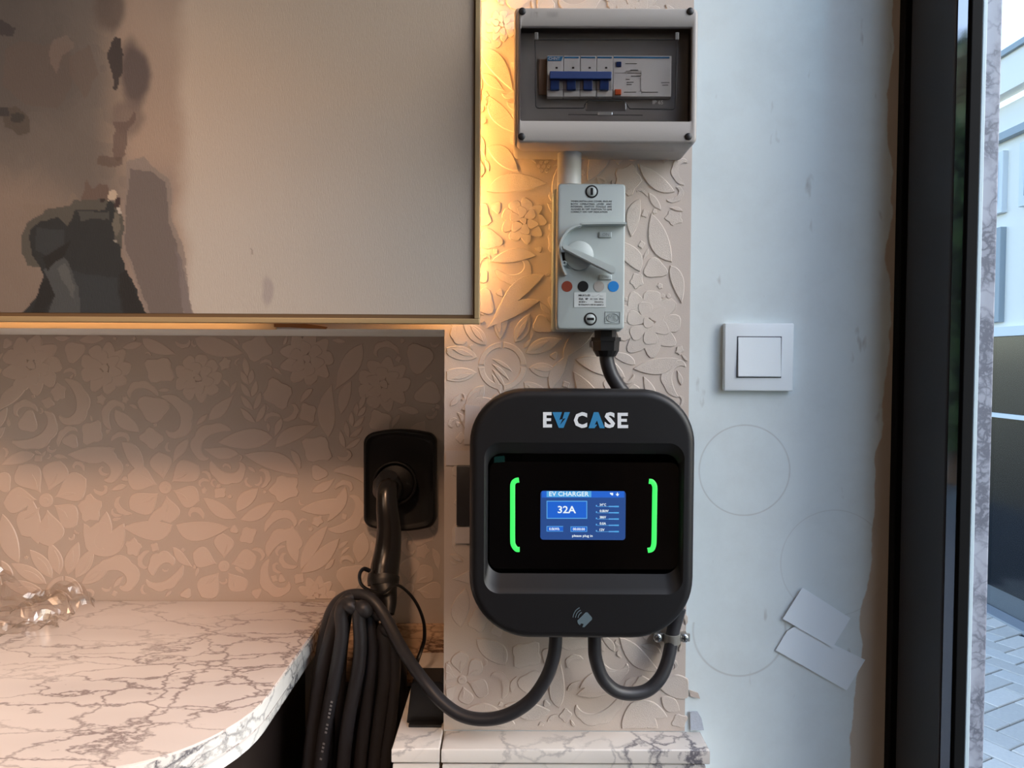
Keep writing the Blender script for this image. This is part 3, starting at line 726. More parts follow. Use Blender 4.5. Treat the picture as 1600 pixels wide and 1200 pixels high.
obj('cover', bm, M_pvc, cu, True)
bm = B(); text(bm, 'HT', 830, 843, 18, 27, YF, .0003); text(bm, 'WAY', 855, 873, 18, 27, YF, .0003); obj('embossed_lettering', bm, M_pvc, cu)
for px, py in ((816, 17), (1079, 17), (815, 213), (1076, 213)):
    bm = B(); pdisc(bm, px, py, 5.6, YF-.0012, YF, n=20, bev=.0005); sp = obj('screw_plug', bm, M_blk, cu, True)
# inner deck with cut-out walls
YD = YF+.018
bm = B(); box(bm, wx0, wx1, YD, YD+.002, wz0, wz1); obj('inner_deck', bm, mat('deck_grey', S(150, 146, 142), .5), cu)
# smoked window pane and its raised door line
bm = B(); box(bm, wx0+.0003, wx1-.0003, YF+.0035, YF+.0055, wz0+.0003, wz1-.0003); obj('smoked_cover', bm, M_smoke, cu)
def pline(bm, pts, r, Y, closed=False):
    tube(bm, [P(x, y, Y) for x, y in pts], r, 6, 1, False)
def arcp(cx, cy, r, a0, a1, n=6): return [(cx+r*math.cos(R(a0+(a1-a0)*i/n)), cy+r*math.sin(R(a0+(a1-a0)*i/n))) for i in range(n+1)]
bm = B()
pts = [(836, 63)]+[(837, 100)]+arcp(842, 164, 5, 180, 90)+[(912, 169), (913, 168)]+arcp(924, 168, 11, 180, 270)+[(968, 157)]+arcp(970, 168, 11, 270, 350)+[(984, 170)]+arcp(1050, 166, 5, 90, 0)+[(1057, 100), (1057, 62), (836, 62)]
pline(bm, pts, .0006, YF+.003); obj('door_outline', bm, M_gap, cu)
bm = B(); pbox(bm, 915, 979, 159, 173, YF+.0015, YF+.0036, .0012); obj('finger_catch', bm, M_smoke, cu)
bm = B(); pbox(bm, 934, 957, 175, 180, YF+.0005, YF+.0035, .0006); obj('catch', bm, M_steel, cu)
bm = B(); pline(bm, [(888, 179), (1004, 180)], .0004, YF+.003); obj('latch_line', bm, M_gap, cu)
for px in (838, 1058):
    bm = B(); pbox(bm, px-3, px+3, 50, 62, YF+.001, YF+.0036, .0006); obj('hinge', bm, bpy.data.materials.get('hinge_grey') or mat('hinge_grey', S(84, 82, 80), .5), cu)
# breakers behind the pane
YB = YD-.008
M_brk = mat('breaker_white', S(232, 230, 226), .4)
br = obj('residual_current_breaker', pbox(B(), 958, 1049, 87, 151, YB, YD-.0002, .0006), M_brk, cu)
bm = B(); pbox(bm, 959, 1046, 88.5, 91, YB-.0004, YB+.001); obj('blue_stripe', bm, M_blu2, br)
bm = B(); pbox(bm, 963, 971, 96, 104, YB-.0015, YB, .0005); obj('test_button', bm, M_blue, br, label='square blue button')
bm = B(); pbox(bm, 961, 971, 139, 148, YB-.0025, YB, .0008); obj('reset_button', bm, M_org, br, label='orange reset button')
bm = B()
for (a, b, c) in ((977,995,99.5),(985,997,109.5),(980,1002,114),(986,1000,119),(978,984,124),(979,990,128.5),(979,987,132),(975,994,144),(1003,1028,144),(1033,1046,129),(1035,1044,133)):
    pline(bm, [(a, c), (b, c)], .0003, YB-.0003)
for q_ in ([(978,116),(978,111),(1002,111),(1002,117)], [(1001,144),(1001,117)], [(960,114),(977,114)], [(998,144),(1002,140),(1003,147)]): pline(bm, q_, .00015, YB-.0002)
random.seed(9)
obj('fine_print', bm, M_txt, br)
for i in range(4):
    a = 855+i*25.8; b = a+25
    k = obj('breaker', pbox(B(), a, b, 87, 151, YB, YD-.0002, .0005), M_brk, cu)
    if i == 0:
        bm = B(); ppoly(bm, [(855.5,88),(880,88),(877,95),(855.5,95)], YB-.0006, YB); text(bm, 'CHNT', 857, 875, 89.3, 93.8, YB-.0006, .0003, .02, mi=1)
        obj('logo_badge', bm, [M_blu2, M_txw], k)
    else:
        bm = B(); pbox(bm, a+1, b-1.5, 88.5, 91, YB-.0004, YB+.001); obj('blue_stripe', bm, M_blu2, k)
    bm = B(); pbox(bm, a+13, a+16.5, 104.5, 107, YB-.0005, YB+.001); obj('indicator_window', bm, M_blk, k)
    bm = B(); pbox(bm, a+3.5, b-1.5, 124, 139, YB-.0004, YB+.001); obj('toggle_slot', bm, mat('slot_grey', S(170, 168, 164), .5) if i == 0 else bpy.data.materials['slot_grey'], k)
    bm = B(); pbox(bm, a+5, a+19, 122, 140, YB-.0042, YB, .0006); obj('toggle', bm, M_blue, k)
    bm = B(); ppoly(bm, [(a, 140.3), (b, 140.3), (b, 140.8), (a, 140.8)], YB-.0002, YB+.0005); obj('seam', bm, M_gap, k)
bm = B(); pbox(bm, 859, 956, 111, 123, YB-.0072, YB-.0001, .0008); obj('toggle_tie_bar', bm, mat('tie_blue', S(10, 40, 92), .5), cu, label='blue bar joining the four toggles')
bm = B(); pbox(bm, 842, 854, 92, 148, YD-.003, YD-.0002, .0005); obj('blank_filler', bm, mat('filler_tan', S(150, 120, 96), .5), cu, label='tan blanking strip')
bm = B(); text(bm, 'IP 65', 1020, 1036, 157, 163, YF+.0035, .0003, .0); obj('embossed_lettering', bm, M_pvc, cu)

# conduit
p = P(890, 260, -.035)
bm = B()
r_ = 18.5*(.885)/F
n = 28; rings = []
for z, rr2 in ((PZ(290, -.035), r_), (PZ(236, -.035), r_), ): rings.append([(p.x+rr2*math.cos(2*math.pi*i/n), -.032+rr2*math.sin(2*math.pi*i/n), z) for i in range(n)])
loft(bm, rings); bmesh.ops.recalc_face_normals(bm, faces=bm.faces[:])
cdt = tag(obj('conduit', bm, M_pvcw, None, True), 'short white round conduit pipe linking breaker enclosure and rotary isolator', 'pipe')

# ================================================================== ISOLATOR
YI = -.062
iso = thing('isolator_switch', 'grey rotary isolator with slanted lever and four coloured dots below it', 'switch', (PX(924, 0), 0, PZ(516, YI)))
def trap(g): return [(PX(872+g, YI, 400), PZ(287+g, YI)), (PX(978-g, YI, 400), PZ(287+g, YI)), (PX(974-g, YI, 400), PZ(515-g, YI)), (PX(871+g, YI, 400), PZ(515-g, YI))][::-1]
bm = B(); cx, cz = PX(923.5, YI, 400), PZ(401, YI); W_, H_ = PX(977, YI, 400)-PX(871, YI, 400), PZ(287, YI)-PZ(515, YI)
bk = lambda g, y: R3(rrect(cx-.0008, cz, W_-2*g+.0055, H_-2*g+.002, .004, 6), y)
loft(bm, [bk(0, -.0015), bk(0, -.030), bk(.001, -.032)]); obj('back_box', bm, M_pvc2, iso, True)
fr = lambda g, y: R3(rrect(cx, cz, W_-2*g, H_-2*g, .004, 6), y)
bm = B(); loft(bm, [fr(.0005, -.0322), fr(0, -.034), fr(0, YI+.002), fr(.0007, YI+.0005), fr(.002, YI)]); obj('cover', bm, M_pvc2, iso, True)
# guard lip: from the right edge along the top, round and down the left
lip = [(977, 351), (940, 351), (905, 352)]+arcp(913, 392, 39, 262, 178, 10)+[(876, 405), (879, 420), (884, 431)]
bm = B(); lw = spline([P(x, y, YI) for x, y in lip], 3)
t_ = .0016; rg = []
for i, c in enumerate(lw):
    d = (lw[min(i+1, len(lw)-1)]-lw[max(i-1, 0)]).normalized(); nrm = Vector((d.z, 0, -d.x))*t_
    h = .010
    rg.append([c-nrm+Vector((0, .0006, 0)), c+nrm+Vector((0, .0006, 0)), c+nrm*.7+Vector((0, -h, 0)), c-nrm*.7+Vector((0, -h, 0))])
loft(bm, rg); bmesh.ops.recalc_face_normals(bm, faces=bm.faces[:]); obj('guard_lip', bm, M_pvc2, iso, True)
bm = B(); pdisc(bm, 905, 399, 22.5, YI-.004, YI, n=36, bev=.0007); kb = obj('rotary_hub', bm, M_pvc2, iso, True)
a = P(880, 386, YI-.012); b = P(957, 423, YI-.012); d = (b-a).normalized(); nn = Vector((-d.z, 0, d.x))
bm = B(); L_ = (b-a).length
for (w0, w1, yf, yb, s0, s1) in ((.0030, .0046, -.0165, -.0105, 0, 1), (.0022, .0030, -.0106, -.0035, .04, .93)):
    q = [a+d*L_*s0-nn*w0, a+d*L_*s1-nn*w1, a+d*(L_*s1+.003)-nn*w1*.4, a+d*(L_*s1+.003)+nn*w1*.4, a+d*L_*s1+nn*w1, a+d*L_*s0+nn*w0, a+d*(L_*s0-.002)]
    fs = poly(bm, [(v.x, v.z) for v in q], YI+yf, YI+yb)
    bmesh.ops.bevel(bm, geom=list(fs[0].edges), offset=.001, segments=2, affect='EDGES')
obj('lever', bm, M_pvc2, iso, True)
bm = B(); pbox(bm, 876, 884, 394, 410, YI-.003, YI, .0008); lk = obj('padlock_slot', bm, M_blk, iso)
bm = B(); pp = P(882, 411, YI-.006); annulus(bm, pp.x, pp.z, .0028, .0012, YI-.007, YI-.004, 16); obj('padlock_eye', bm, M_pvc2, iso)
for (x0, x1, y0, y1, s) in ((936, 956, 362, 371, 'ON'), (936, 956, 429, 437, 'OFF')):
    bm = B(); pbox(bm, x0, x1, y0, y1, YI-.002, YI, .0009, 3); tb = obj('position_tab', bm, M_pvc2, iso, True)
    bm = B(); text(bm, s, x0+5, x1-4, y0+2, y1-2, YI-.002, .0003, .01); obj('embossed_lettering', bm, mat('emboss_%s' % s, S(140, 146, 148), .5), tb)
for x, m_ in ((886, M_drd), (911, M_blk), (936, M_dgr), (958.5, M_dbl)):
    bm = B(); pdisc(bm, x, 447.5, 8.4, YI-.0004, YI, n=28); dd = obj('terminal_dot', bm, m_, iso)
    dd['label'] = {886: 'brown dot', 911: 'black dot', 936: 'grey dot', 958.5: 'blue dot'}[x]
for x, y, v in ((924.5, 299.5, 1), (922.5, 498.5, 0)):
    pp = P(x, y, YI); s = .858/F
    bm = B(); annulus(bm, pp.x, pp.z, 10*s, 7.8*s, YI-.0004, YI+.0002, 28); sc_ = obj('screw_recess', bm, M_blk, iso)
    bm = B(); disc(bm, pp.x, pp.z, 7.6*s, YI-.0012, YI, 24, bev=.0004); ob = obj('screw_head', bm, M_pvc2, sc_, True)
    bm = B(); hw, hh = (2*s, 5.5*s) if v else (5.5*s, 2*s); box(bm, pp.x-hw, pp.x+hw, YI-.0014, YI-.0010, pp.z-hh, pp.z+hh); obj('screw_slot', bm, M_blk, sc_)
bm = B()
for i, s in enumerate(("WHEN INSTALLING COVER, ENSURE", "BOTH   OPERATING   LEVER   AND", "INTERNAL  SWITCH  TOGGLE  ARE", "ALIGNED IN 'OFF' POSITION TO GIVE", "CORRECT 'ON'-'OFF' INDICATION")):
    text(bm, s, 892, 956 if i < 4 else 949, 313.3+i*4.1, 316.2+i*4.1, YI, .0002, .012)
obj('instruction_print', bm, M_txt, iso)
bm = B(); pbox(bm, 897, 947, 457, 480, YI-.0005, YI+.0002); rp = obj('rating_plate', bm, mat('plate_grey', S(196, 202, 202), .5), iso)
bm = B(); Yt = YI-.0005
text(bm, 'MK412-23', 904, 922, 460, 463, Yt, .0002, .03); pline(bm, [(924, 462.5), (932, 462.5), (937, 459)], .0001, Yt); pline(bm, [(936, 462.5), (943, 462.5)], .0001, Yt)
text(bm, '32A  4P', 904, 919, 465.5, 468.7, Yt, .0002, .03); text(bm, 'AC22A  IP66', 922, 943, 466, 468.5, Yt, .0002, .01)
text(bm, '415V~', 904, 917, 470.3, 473.2, Yt, .0002, .03); text(bm, '50/60Hz', 929, 943, 470.6, 473, Yt, .0002, .01); text(bm, 'BS EN60947-3 BS EN 60947-3', 904, 943, 475, 477.4, Yt, .0002, .03)
obj('rating_print', bm, M_txt, rp)
bm = B()
for pts in ([(946,487),(969,487.5),(968.5,505.5),(945.5,505),(946,487)],): pline(bm, pts, .0004, YI-.0003)
lo = obj('logo_border', bm, mat('logo_shadow', S(146, 156, 156), .5), iso)
bm = B(); pline(bm, [(957.5+9.5*math.cos(R(t)), 496.5+6.8*math.sin(R(t))) for t in range(0, 361, 20)], .00035, YI-.0003)
text(bm, 'MK', 950.5, 965, 491.5, 501.5, YI, .0004, .0); obj('embossed_logo', bm, bpy.data.materials['logo_shadow'], iso)

# cable gland and feed cable
YG = -.032
gd = thing('cable_gland', 'black plastic cable gland under the grey rotary isolator', 'cable gland', (PX(947, YG), YG, PZ(556, YG)))
def vcyl(bm, px, y0, y1, r0, r1, n=20, Y=YG):
    s = (Y-CAM.y)/F; x = P(px, (y0+y1)/2, Y).x
    rings = [[(x+r*s*math.cos(2*math.pi*i/n), Y+r*s*math.sin(2*math.pi*i/n), PZ(y, Y)) for i in range(n)] for y, r in ((y0, r0), (y1, r1))]
    loft(bm, rings); bmesh.ops.recalc_face_normals(bm, faces=bm.faces[:])
bm = B(); vcyl(bm, 946, 514, 527, 17, 17, 6); obj('lock_nut', bm, M_blk, gd)
bm = B(); vcyl(bm, 947, 527, 533, 23, 23, 6); vcyl(bm, 947, 533, 548, 21, 20, 6); vcyl(bm, 947, 548, 557, 20, 15, 16); obj('gland_nut', bm, M_blk, gd)
bm = B(); tube(bm, [P(947, 548, YG), P(949, 566, YG), P(955, 585, YG), P(965, 602, YG), P(976, 618, YG), P(980, 634, YG)], .0088)
tag(obj('feed_cable', bm, M_cable, None, True), 'short black cable running from the isolator down behind the wallbox', 'cable')

# ================================================================== EV CHARGER
YV = -.095
ev = thing('wall_charger', 'black rounded vehicle charger with blue screen and two green light bars', 'charger', (PX(910, 0), 0, PZ(1001, YV)))
cx, cz = PX(910, YV, 800), PZ(805, YV); W_, H_ = PX(1087, YV, 800)-PX(733, YV, 800), PZ(609.5, YV)-PZ(1001.5, YV)
s_ = (YV-CAM.y)/F
def sq(cx, cz, w, h, e, n=96, e2=None):
    out = []
    for i in range(n):
        t = 2*math.pi*i/n; c, s = math.cos(t), math.sin(t)
        ee = e if s > 0 or e2 is None else e2
        out.append((cx+w/2*abs(c)**(2/ee)*(1 if c > 0 else -1), cz+h/2*abs(s)**(2/ee)*(1 if s > 0 else -1)))
    return out
def rr(g, y, n=12): return R3(rrect(cx, cz, W_-2*g, H_-2*g, .062-g, 14, arc=.0, rb=.070-g), y)
icx, icz = PX(912.5, YV, 800), PZ(810.5, YV); IW, IH = PX(1068, YV, 800)-PX(757, YV, 800), PZ(693, YV)-PZ(928, YV)
def ri(g, y, gz=None, dz=0): 
    gz = g if gz is None else gz
    return R3(rrect(icx, icz+dz, IW-2*g, IH-2*gz, max(.018-g*.5, .004), 14), y)
bm = B(); loft(bm, [rr(.008, -.020), rr(.004, -.024), rr(.0025, -.030), rr(.0005, YV+.030), rr(0, YV+.022), rr(0, YV+.010), rr(.0016, YV+.004), rr(.0045, YV+.0010), rr(.008, YV), rr(.010, YV)], True, False)
# front annulus
V1 = rr(.010, YV); V2 = ri(-.0005, YV)
loft(bm, [V1, ri(-.0005, YV), ri(.0006, YV+.0012), ri(.0020, YV+.0035, .006), ri(.0035, YV+.010, .0165, .0035)], False, False)
bmesh.ops.remove_doubles(bm, verts=bm.verts[:], dist=1e-5)
bmesh.ops.recalc_face_normals(bm, faces=bm.faces[:])
obj('housing', bm, M_blk2, ev, True)
bm = B(); box(bm, cx-.07, cx+.07, -.021, -.0005, cz-.1, cz+.1, .003); obj('mounting_plate', bm, M_blk, ev)
YS = YV+.0095   # glass face
gw0, gw1 = PX(765, YS, 800), PX(1060, YS, 800); gz1, gz0 = PZ(722, YS), PZ(889, YS)
gp = R3(rrect((gw0+gw1)/2, (gz0+gz1)/2, gw1-gw0, gz1-gz0, .010, 14), YS)
bm = B(); loft(bm, [[(x, YS+.003, z) for x, _, z in gp], gp]); gl = obj('display_glass', bm, M_gls, ev)
# logo
def strokes(bm, lst, Y, th=.0004):
    for pts in lst: ppoly(bm, pts, Y-th, Y)
Yl = YV-.0002
GL = {'E': [(848.5,644),(862,644),(862,649),(854,649),(854,653.5),(861,653.5),(861,658),(854,658),(854,663),(862.5,663),(862.5,668),(848.5,668)],
    'E2': [(965,645),(981,645),(981,650),(970.5,650),(970.5,654.5),(979.5,654.5),(979.5,659),(970.5,659),(970.5,664),(981.5,664),(981.5,669),(965,669)],
    'V': [(863,644),(878,644),(874,656),(879,655),(875,664),(884,653.5),(879,654.5),(882,644),(890.5,644),(880.5,668.5),(873,668.5)],
    'A': [(928,644),(935,644),(945,669),(937,669),(933,657),(929,663.5),(933,663.5),(929,669),(919.5,669)]}
for k_, pts in GL.items():
    bm = B(); strokes(bm, [pts], Yl); obj('letter', bm, M_txw if k_[0] == 'E' else M_blu2, ev)
for ch, x0_, x1_ in (('C', 896.5, 917.5), ('S', 944.5, 961)):
    bm = B(); text(bm, ch, x0_, x1_, 643.8, 668.8, Yl, .0004, .04); obj('letter', bm, M_txw, ev)
# card reader symbol
bm = B(); c0 = (915, 969)
ppoly(bm, [(902,970),(915,957),(918,957),(925,965),(925,968),(913,980),(910,980),(912,975),(908,974),(906,977),(903,974)], Yl-.0003, Yl)
for r in (10, 14, 18):
    pline(bm, arcp(913, 966, r, 185, 245, 6), .0006, Yl)
obj('card_symbol', bm, M_grey, ev)
bm = B(); ppoly(bm, [(772,714),(788,712),(789,722),(772,723)], YV+.006, YV+.0065); obj('film_tab', bm, mat('teal_film', S(8, 40, 38), .2), ev, label='small dark teal film tab')
# light bars
for s, x in ((1, 797), (-1, 1026)):
    pts = [(x+s*14, 750), (x+s*9, 751), (x+s*4.5, 756), (x+s*4, 770), (x+s*4, 805), (x+s*4, 840), (x+s*5, 851), (x+s*10, 858), (x+s*15, 858.5)]
    if s < 0: pts = [(1014,752),(1019,753),(1023,760),(1023,775),(1022.5,808),(1022,842),(1021,853),(1018,858.5),(1012,860)]
    bm = B(); tube(bm, [P(a_, b_, YS-.0004) for a_, b_ in pts], .0030, 10, 5, flat=.45); lb = obj('light_bar', bm, M_green, gl, True)
# lcd
YQ = YS-.0004
M_s0 = EM('screen_navy', 34, 72, 138); M_s1 = EM('screen_header', 30, 98, 205); M_s2 = EM('screen_title', 80, 165, 225); M_s3 = EM('screen_blue', 22, 96, 205); M_s4 = EM('screen_line', 90, 165, 230); M_s5 = EM('screen_white', 232, 244, 250)
lc = [PX(844.5, YQ, 800), PX(977.5, YQ, 800), PZ(843.5, YQ), PZ(767, YQ)]
ring = rrect((lc[0]+lc[1])/2, (lc[2]+lc[3])/2, lc[1]-lc[0], lc[3]-lc[2], .0035, 6)
bm = B(); poly(bm, ring, YQ, YS); lcd = obj('screen', bm, M_s0, gl, label='lit blue screen')
bm = B()
def sr(x0, x1, y0, y1, mi, k=1): ppoly(bm, [(x0,y0),(x1,y0),(x1,y1),(x0,y1)], YQ-.0001*k, YQ-.0001*(k-1)-.00002, mi)
sr(846.5, 975.5, 767.6, 777.5, 1); sr(854, 924, 767.4, 776.8, 2, 2)
sr(854, 917.5, 782.5, 810.5, 4); sr(855.3, 916.2, 783.8, 809.2, 3, 2)
sr(854, 880, 822, 830.5, 4); sr(855, 880, 823, 829.8, 3, 2); sr(891.5, 917.5, 822.5, 831, 4); sr(892.5, 916.5, 823.4, 830.2, 3, 2)
for i in range(5):
    y = 791.5+i*9.8; sr(933, 951, y-.2, y+.4, 4); sr(951, 960, y-1, y+.8, 4); sr(960, 967, y-1.2, y+1, 2); sr(931, 933, y-2.4, y, 4)
def st(s, x0, x1, y0, y1, b=.01): text(bm, s, x0, x1, y0, y1, YQ-.0003, .00005, b, mi=5)
st('EV CHARGER', 858, 920, 768, 775.3, .012); st('32A', 871.5, 900, 790.5, 802, .02)
for i, s in enumerate(("34\u00b0C", "0.0kW", "386V", "0.0A", "12V")): st(s, 937, (947, 951, 947, 947, 944.5)[i], 786.5+i*9.8, 790.6+i*9.8, .025)
st('0.0kWh', 858, 874, 824.3, 828.5, .025); st('00:00:00', 895, 914, 824.7, 828.8, .025); st('please plug in', 894, 926, 835.2, 840.2, .02)
ppoly(bm, [(953,770),(958,770),(958,774),(956,774),(953,771.5)], YQ-.00032, YQ-.0003, 5); ppoly(bm, [(964,769.5),(965.4,769.5),(965.4,772),(967.5,771.5),(965.6,775),(964.2,775),(961.8,771.6),(964,772)], YQ-.00032, YQ-.0003, 5)
obj('screen_graphics', bm, [M_s0, M_s1, M_s2, M_s3, M_s4, M_s5], lcd)

# supply loop cable under the charger and its clamp
bm = B(); yc = -.045
tube(bm, [P(x, y, yy) for x, y, yy in [(929,960,-.05),(929,1003,-.048),(931,1030,-.045),(942,1060,-.042),(962,1079,-.038),(987,1084,-.034),(1012,1078,-.030),(1031,1060,-.026),(1042,1036,-.021),(1048,1010,-.017),(1052,985,-.014),(1062,950,-.012)]], .0081)
tag(obj('loop_cable', bm, M_cable, None, True), 'short U-shaped black cable hanging under right half of the charger', 'cable')
ck = thing('cable_clamp', 'metal saddle clamp with two screws holding the looped cable', 'clamp', (PX(1050, -.01), -.01, PZ(1003, -.01)))
pc = P(1050.5, 998, -.016); bm = B()
n = 14; rg = []
for zz, ex in ((-.006, 0), (-.0055, .0006), (.0055, .0006), (.006, 0)):
    rg.append([(pc.x+(.0096+ex)*math.cos(R(180+180*i/n)), -.014+(.0096+ex)*math.sin(R(180+180*i/n)), pc.z+zz) for i in range(n+1)]+[(pc.x+.0090*math.cos(R(360-180*i/n)), -.014+.0090*math.sin(R(360-180*i/n)), pc.z+zz) for i in range(n+1)])
loft(bm, rg); bmesh.ops.recalc_face_normals(bm, faces=bm.faces[:]); obj('saddle', bm, mat('dull_clip', S(150, 146, 138), .3, metal=.5, bump=.4, bscale=300), ck, True)
bm = B(); box(bm, pc.x-.023, pc.x+.023, -.0125, -.0095, pc.z-.0052, pc.z+.0052, .001); box(bm, pc.x-.021, pc.x-.012, -.0096, -.0009, pc.z-.004, pc.z+.004); box(bm, pc.x+.010, pc.x+.02, -.0096, -.0009, pc.z-.004, pc.z+.004); obj('flange', bm, bpy.data.materials['dull_clip'], ck)
for dx in (-.0175, .0155):
    bm = B(); disc(bm, pc.x+dx, pc.z+.0002, .0056, -.0165, -.0126, 20, bev=.0014); sh = obj('screw', bm, M_steel, ck, True)
    bm = B(); box(bm, pc.x+dx-.0028, pc.x+dx+.0028, -.0168, -.0164, pc.z-.0004, pc.z+.0008); box(bm, pc.x+dx-.0006, pc.x+dx+.0006, -.01685, -.0164, pc.z-.0026, pc.z+.003); obj('screw_slot', bm, M_blk, sh)

# ================================================================== HOLSTER, CHARGING CABLE, GUN
YH = .225
ho = thing('connector_holster', 'black rounded holster plate fixed on wallpaper in the recess, holding the charging plug', 'holster', (PX(624, RY), RY-.002, PZ(832, YH, 624)))
hx, hz = PX(624, YH, 750), (PZ(672, YH, 624)+PZ(831, YH, 624))/2; HW = PX(680.5, YH, 750)-PX(567.5, YH, 750); HH = PZ(681, YH, 624)-PZ(822, YH, 624)
hr = lambda g, y, k=1: R3(rrect(hx, hz, (HW-2*g), (HH-2*g), .012, 8, arc=.009), y)
bm = B(); loft(bm, [hr(.002, RY-.0022), hr(0, RY-.010), hr(0, YH+.004), hr(.0015, YH+.001), hr(.004, YH), hr(.008, YH+.003), hr(.010, YH+.004)]); bmesh.ops.recalc_face_normals(bm, faces=bm.faces[:])
obj('plate', bm, mat('holster_black', S(11, 10, 11), .5, spec=.3), ho, True)
bm = B(); disc(bm, hx-.004, hz-.0, .031, YH-.020, YH+.006, 40, bev=.003); annulus(bm, hx-.004, hz, .034, .030, YH-.024, YH-.018, 40); obj('socket_ring', bm, bpy.data.materials['holster_black'], ho, True)

cc = thing('charging_cable', 'thick black charging cable drooping from the charger to a hanging coil with its plug', 'cable', (PX(560, .1), .10, .5))
path = [(868,960,-.048),(868,1003,-.048),(864,1030,-.047),(852,1062,-.045),(828,1095,-.043),(793,1117,-.040),(757,1124,-.036),(722,1118,-.030),(692,1098,-.022),(665,1067,-.008),(642,1036,.015),(622,1003,.045),(601,963,.07),(582,938,.082),(562,929,.09),(538,933,.098),(519,952,.105),(507,990,.112),(499,1040,.118),(492,1100,.12),(482,1180,.12),(478,1240,.12)]
bm = B(); tube(bm, [P(x, y, yy) for x, y, yy in path], .0080, 18, 8); obj('lead', bm, M_cable, cc, True)
strs = [  # front strands of the coil, pixel points and depth; each closes behind as a long loop
    ([(545,936),(530,952),(519,985),(505,1040),(494,1100),(485,1170),(479,1240)], .088, .135, 4),
    ([(551,950),(540,944),(533,958),(534,994),(523,1060),(512,1117),(503,1180),(499,1240)], .070, .150, 2),
    ([(572,955),(563,948),(561,965),(563,1000),(560,1045),(546,1117),(538,1180),(534,1240)], .066, .155, 6),
    ([(590,960),(580,955),(577,975),(580,1010),(577,1062),(571,1117),(564,1180),(561,1240)], .088, .150, 3),
    ([(606,985),(600,982),(598,992),(602,1010),(601,1062),(594,1117),(586,1180),(583,1240)], .092, .158, 5),
    ([(608,975),(608,985),(613,1015),(616,1045),(611,1117),(601,1180),(597,1240)], .098, .165, 4),
]
for pts, yf, yb, dx in strs:
    c = [P(x, y, yf) for x, y in pts]; bot = c[-1]
    low = Vector((bot.x+.006, (yf+yb)/2, bot.z-.16))
    back = [Vector((bot.x+.012, yb, bot.z-.06)), P(pts[len(pts)//2][0]+dx+6, pts[len(pts)//2][1], yb), P(pts[1][0]+dx, pts[1][1]+10, yb-.01)]
    bm = B(); tube(bm, c+[Vector((bot.x, yf+.01, bot.z-.10)), low]+back, .0092, 14, 8, closed=True); cl = obj('coil_loop', bm, M_cable, cc, True)
    if dx in (2,):   # pale print running along the second strand
        bm = B()
        for k in range(16):
            t = k/16; 
            if k in (5, 9, 10, 14): continue
            x = 519-18*t; y = 1095+95*t
            ppoly(bm, [(x-2.2, y), (x+1.2, y+1.2), (x+.6, y+4.2), (x-2.8, y+3)], yf-.0102, yf-.0098)
        obj('cable_print', bm, M_cprint, cl)
# gun: curved handle ending in a flexible boot
g = [(613,752,.190,13),(606,764,.172,16),(605,790,.162,17.5),(608,825,.155,19),(606,860,.148,21),(602,885,.140,22.5),(600,902,.134,22.5)]
def ptube(bm, g, n=24, sq=.85):
    c = spline([P(a, b, c_) for a, b, c_, _ in g], 6); k = len(c); rs = [q[3] for q in g]
    def rad(t):
        f = t*(len(rs)-1); i = min(int(f), len(rs)-2); return (rs[i]+(rs[i+1]-rs[i])*(f-i))*1.07/F
    tube(bm, [P(a, b, c_) for a, b, c_, _ in g], rad, n, 6, flat=sq)
bm = B(); ptube(bm, g); obj('plug_handle', bm, M_gun, cc, True, label='glossy brown-black plug handle')
bm = B(); ptube(bm, [(607,742,.182,15),(606,756,.190,24),(606,768,.203,25)]); obj('plug_head', bm, M_blk, cc, True)
bm = B(); ptube(bm, [(600,899,.136,24.5),(599,906,.133,25),(599,914,.130,24)]); obj('collar', bm, M_blk, cc, True)
bm = B(); ptube(bm, [(600,912,.130,22),(603,924,.122,18),(607,940,.11,13),(606,960,.10,10)]); obj('cable_boot', bm, M_blk, cc, True)
bm = B(); tube(bm, [P(x, y, yy) for x, y, yy in [(578,892,.12),(568,889,.115),(562,898,.11),(564,912,.105),(575,921,.10),(598,926,.095),(618,914,.10),(636,924,.11),(652,945,.12),(662,972,.13),(663,998,.135),(658,1016,.135),(653,1030,.13),(650,1042,.13)]], .0032, 10, 8, flat=.6); obj('strap', bm, M_blk, cc, True)

# black block standing on ledge
zt = PZ(1058, .03, 665)
bl = thing('bracket_block', 'black plastic block standing on the ledge behind the drooping cable', 'bracket', (PX(665, .03, 1100), .04, ZL))
bm = B(); x0, x1 = PX(636, .02, 1140), XL-.0015
poly(bm, [(x0, ZL+.0003), (x1, ZL+.0003), (x1, zt-.003), (x1-.004, zt), (x0+.010, zt), (x0+.006, zt-.004)], .015, .060)
bmesh.ops.bevel(bm, geom=bm.edges[:], offset=.001, segments=2, affect='EDGES'); obj('body', bm, M_blk, bl)
bm = B(); pp = P(667, 1143, .008); box(bm, x0+.004, x1-.002, .004, .0148, ZL+.0003, ZL+.004, .0008); obj('foot', bm, M_blk, bl)

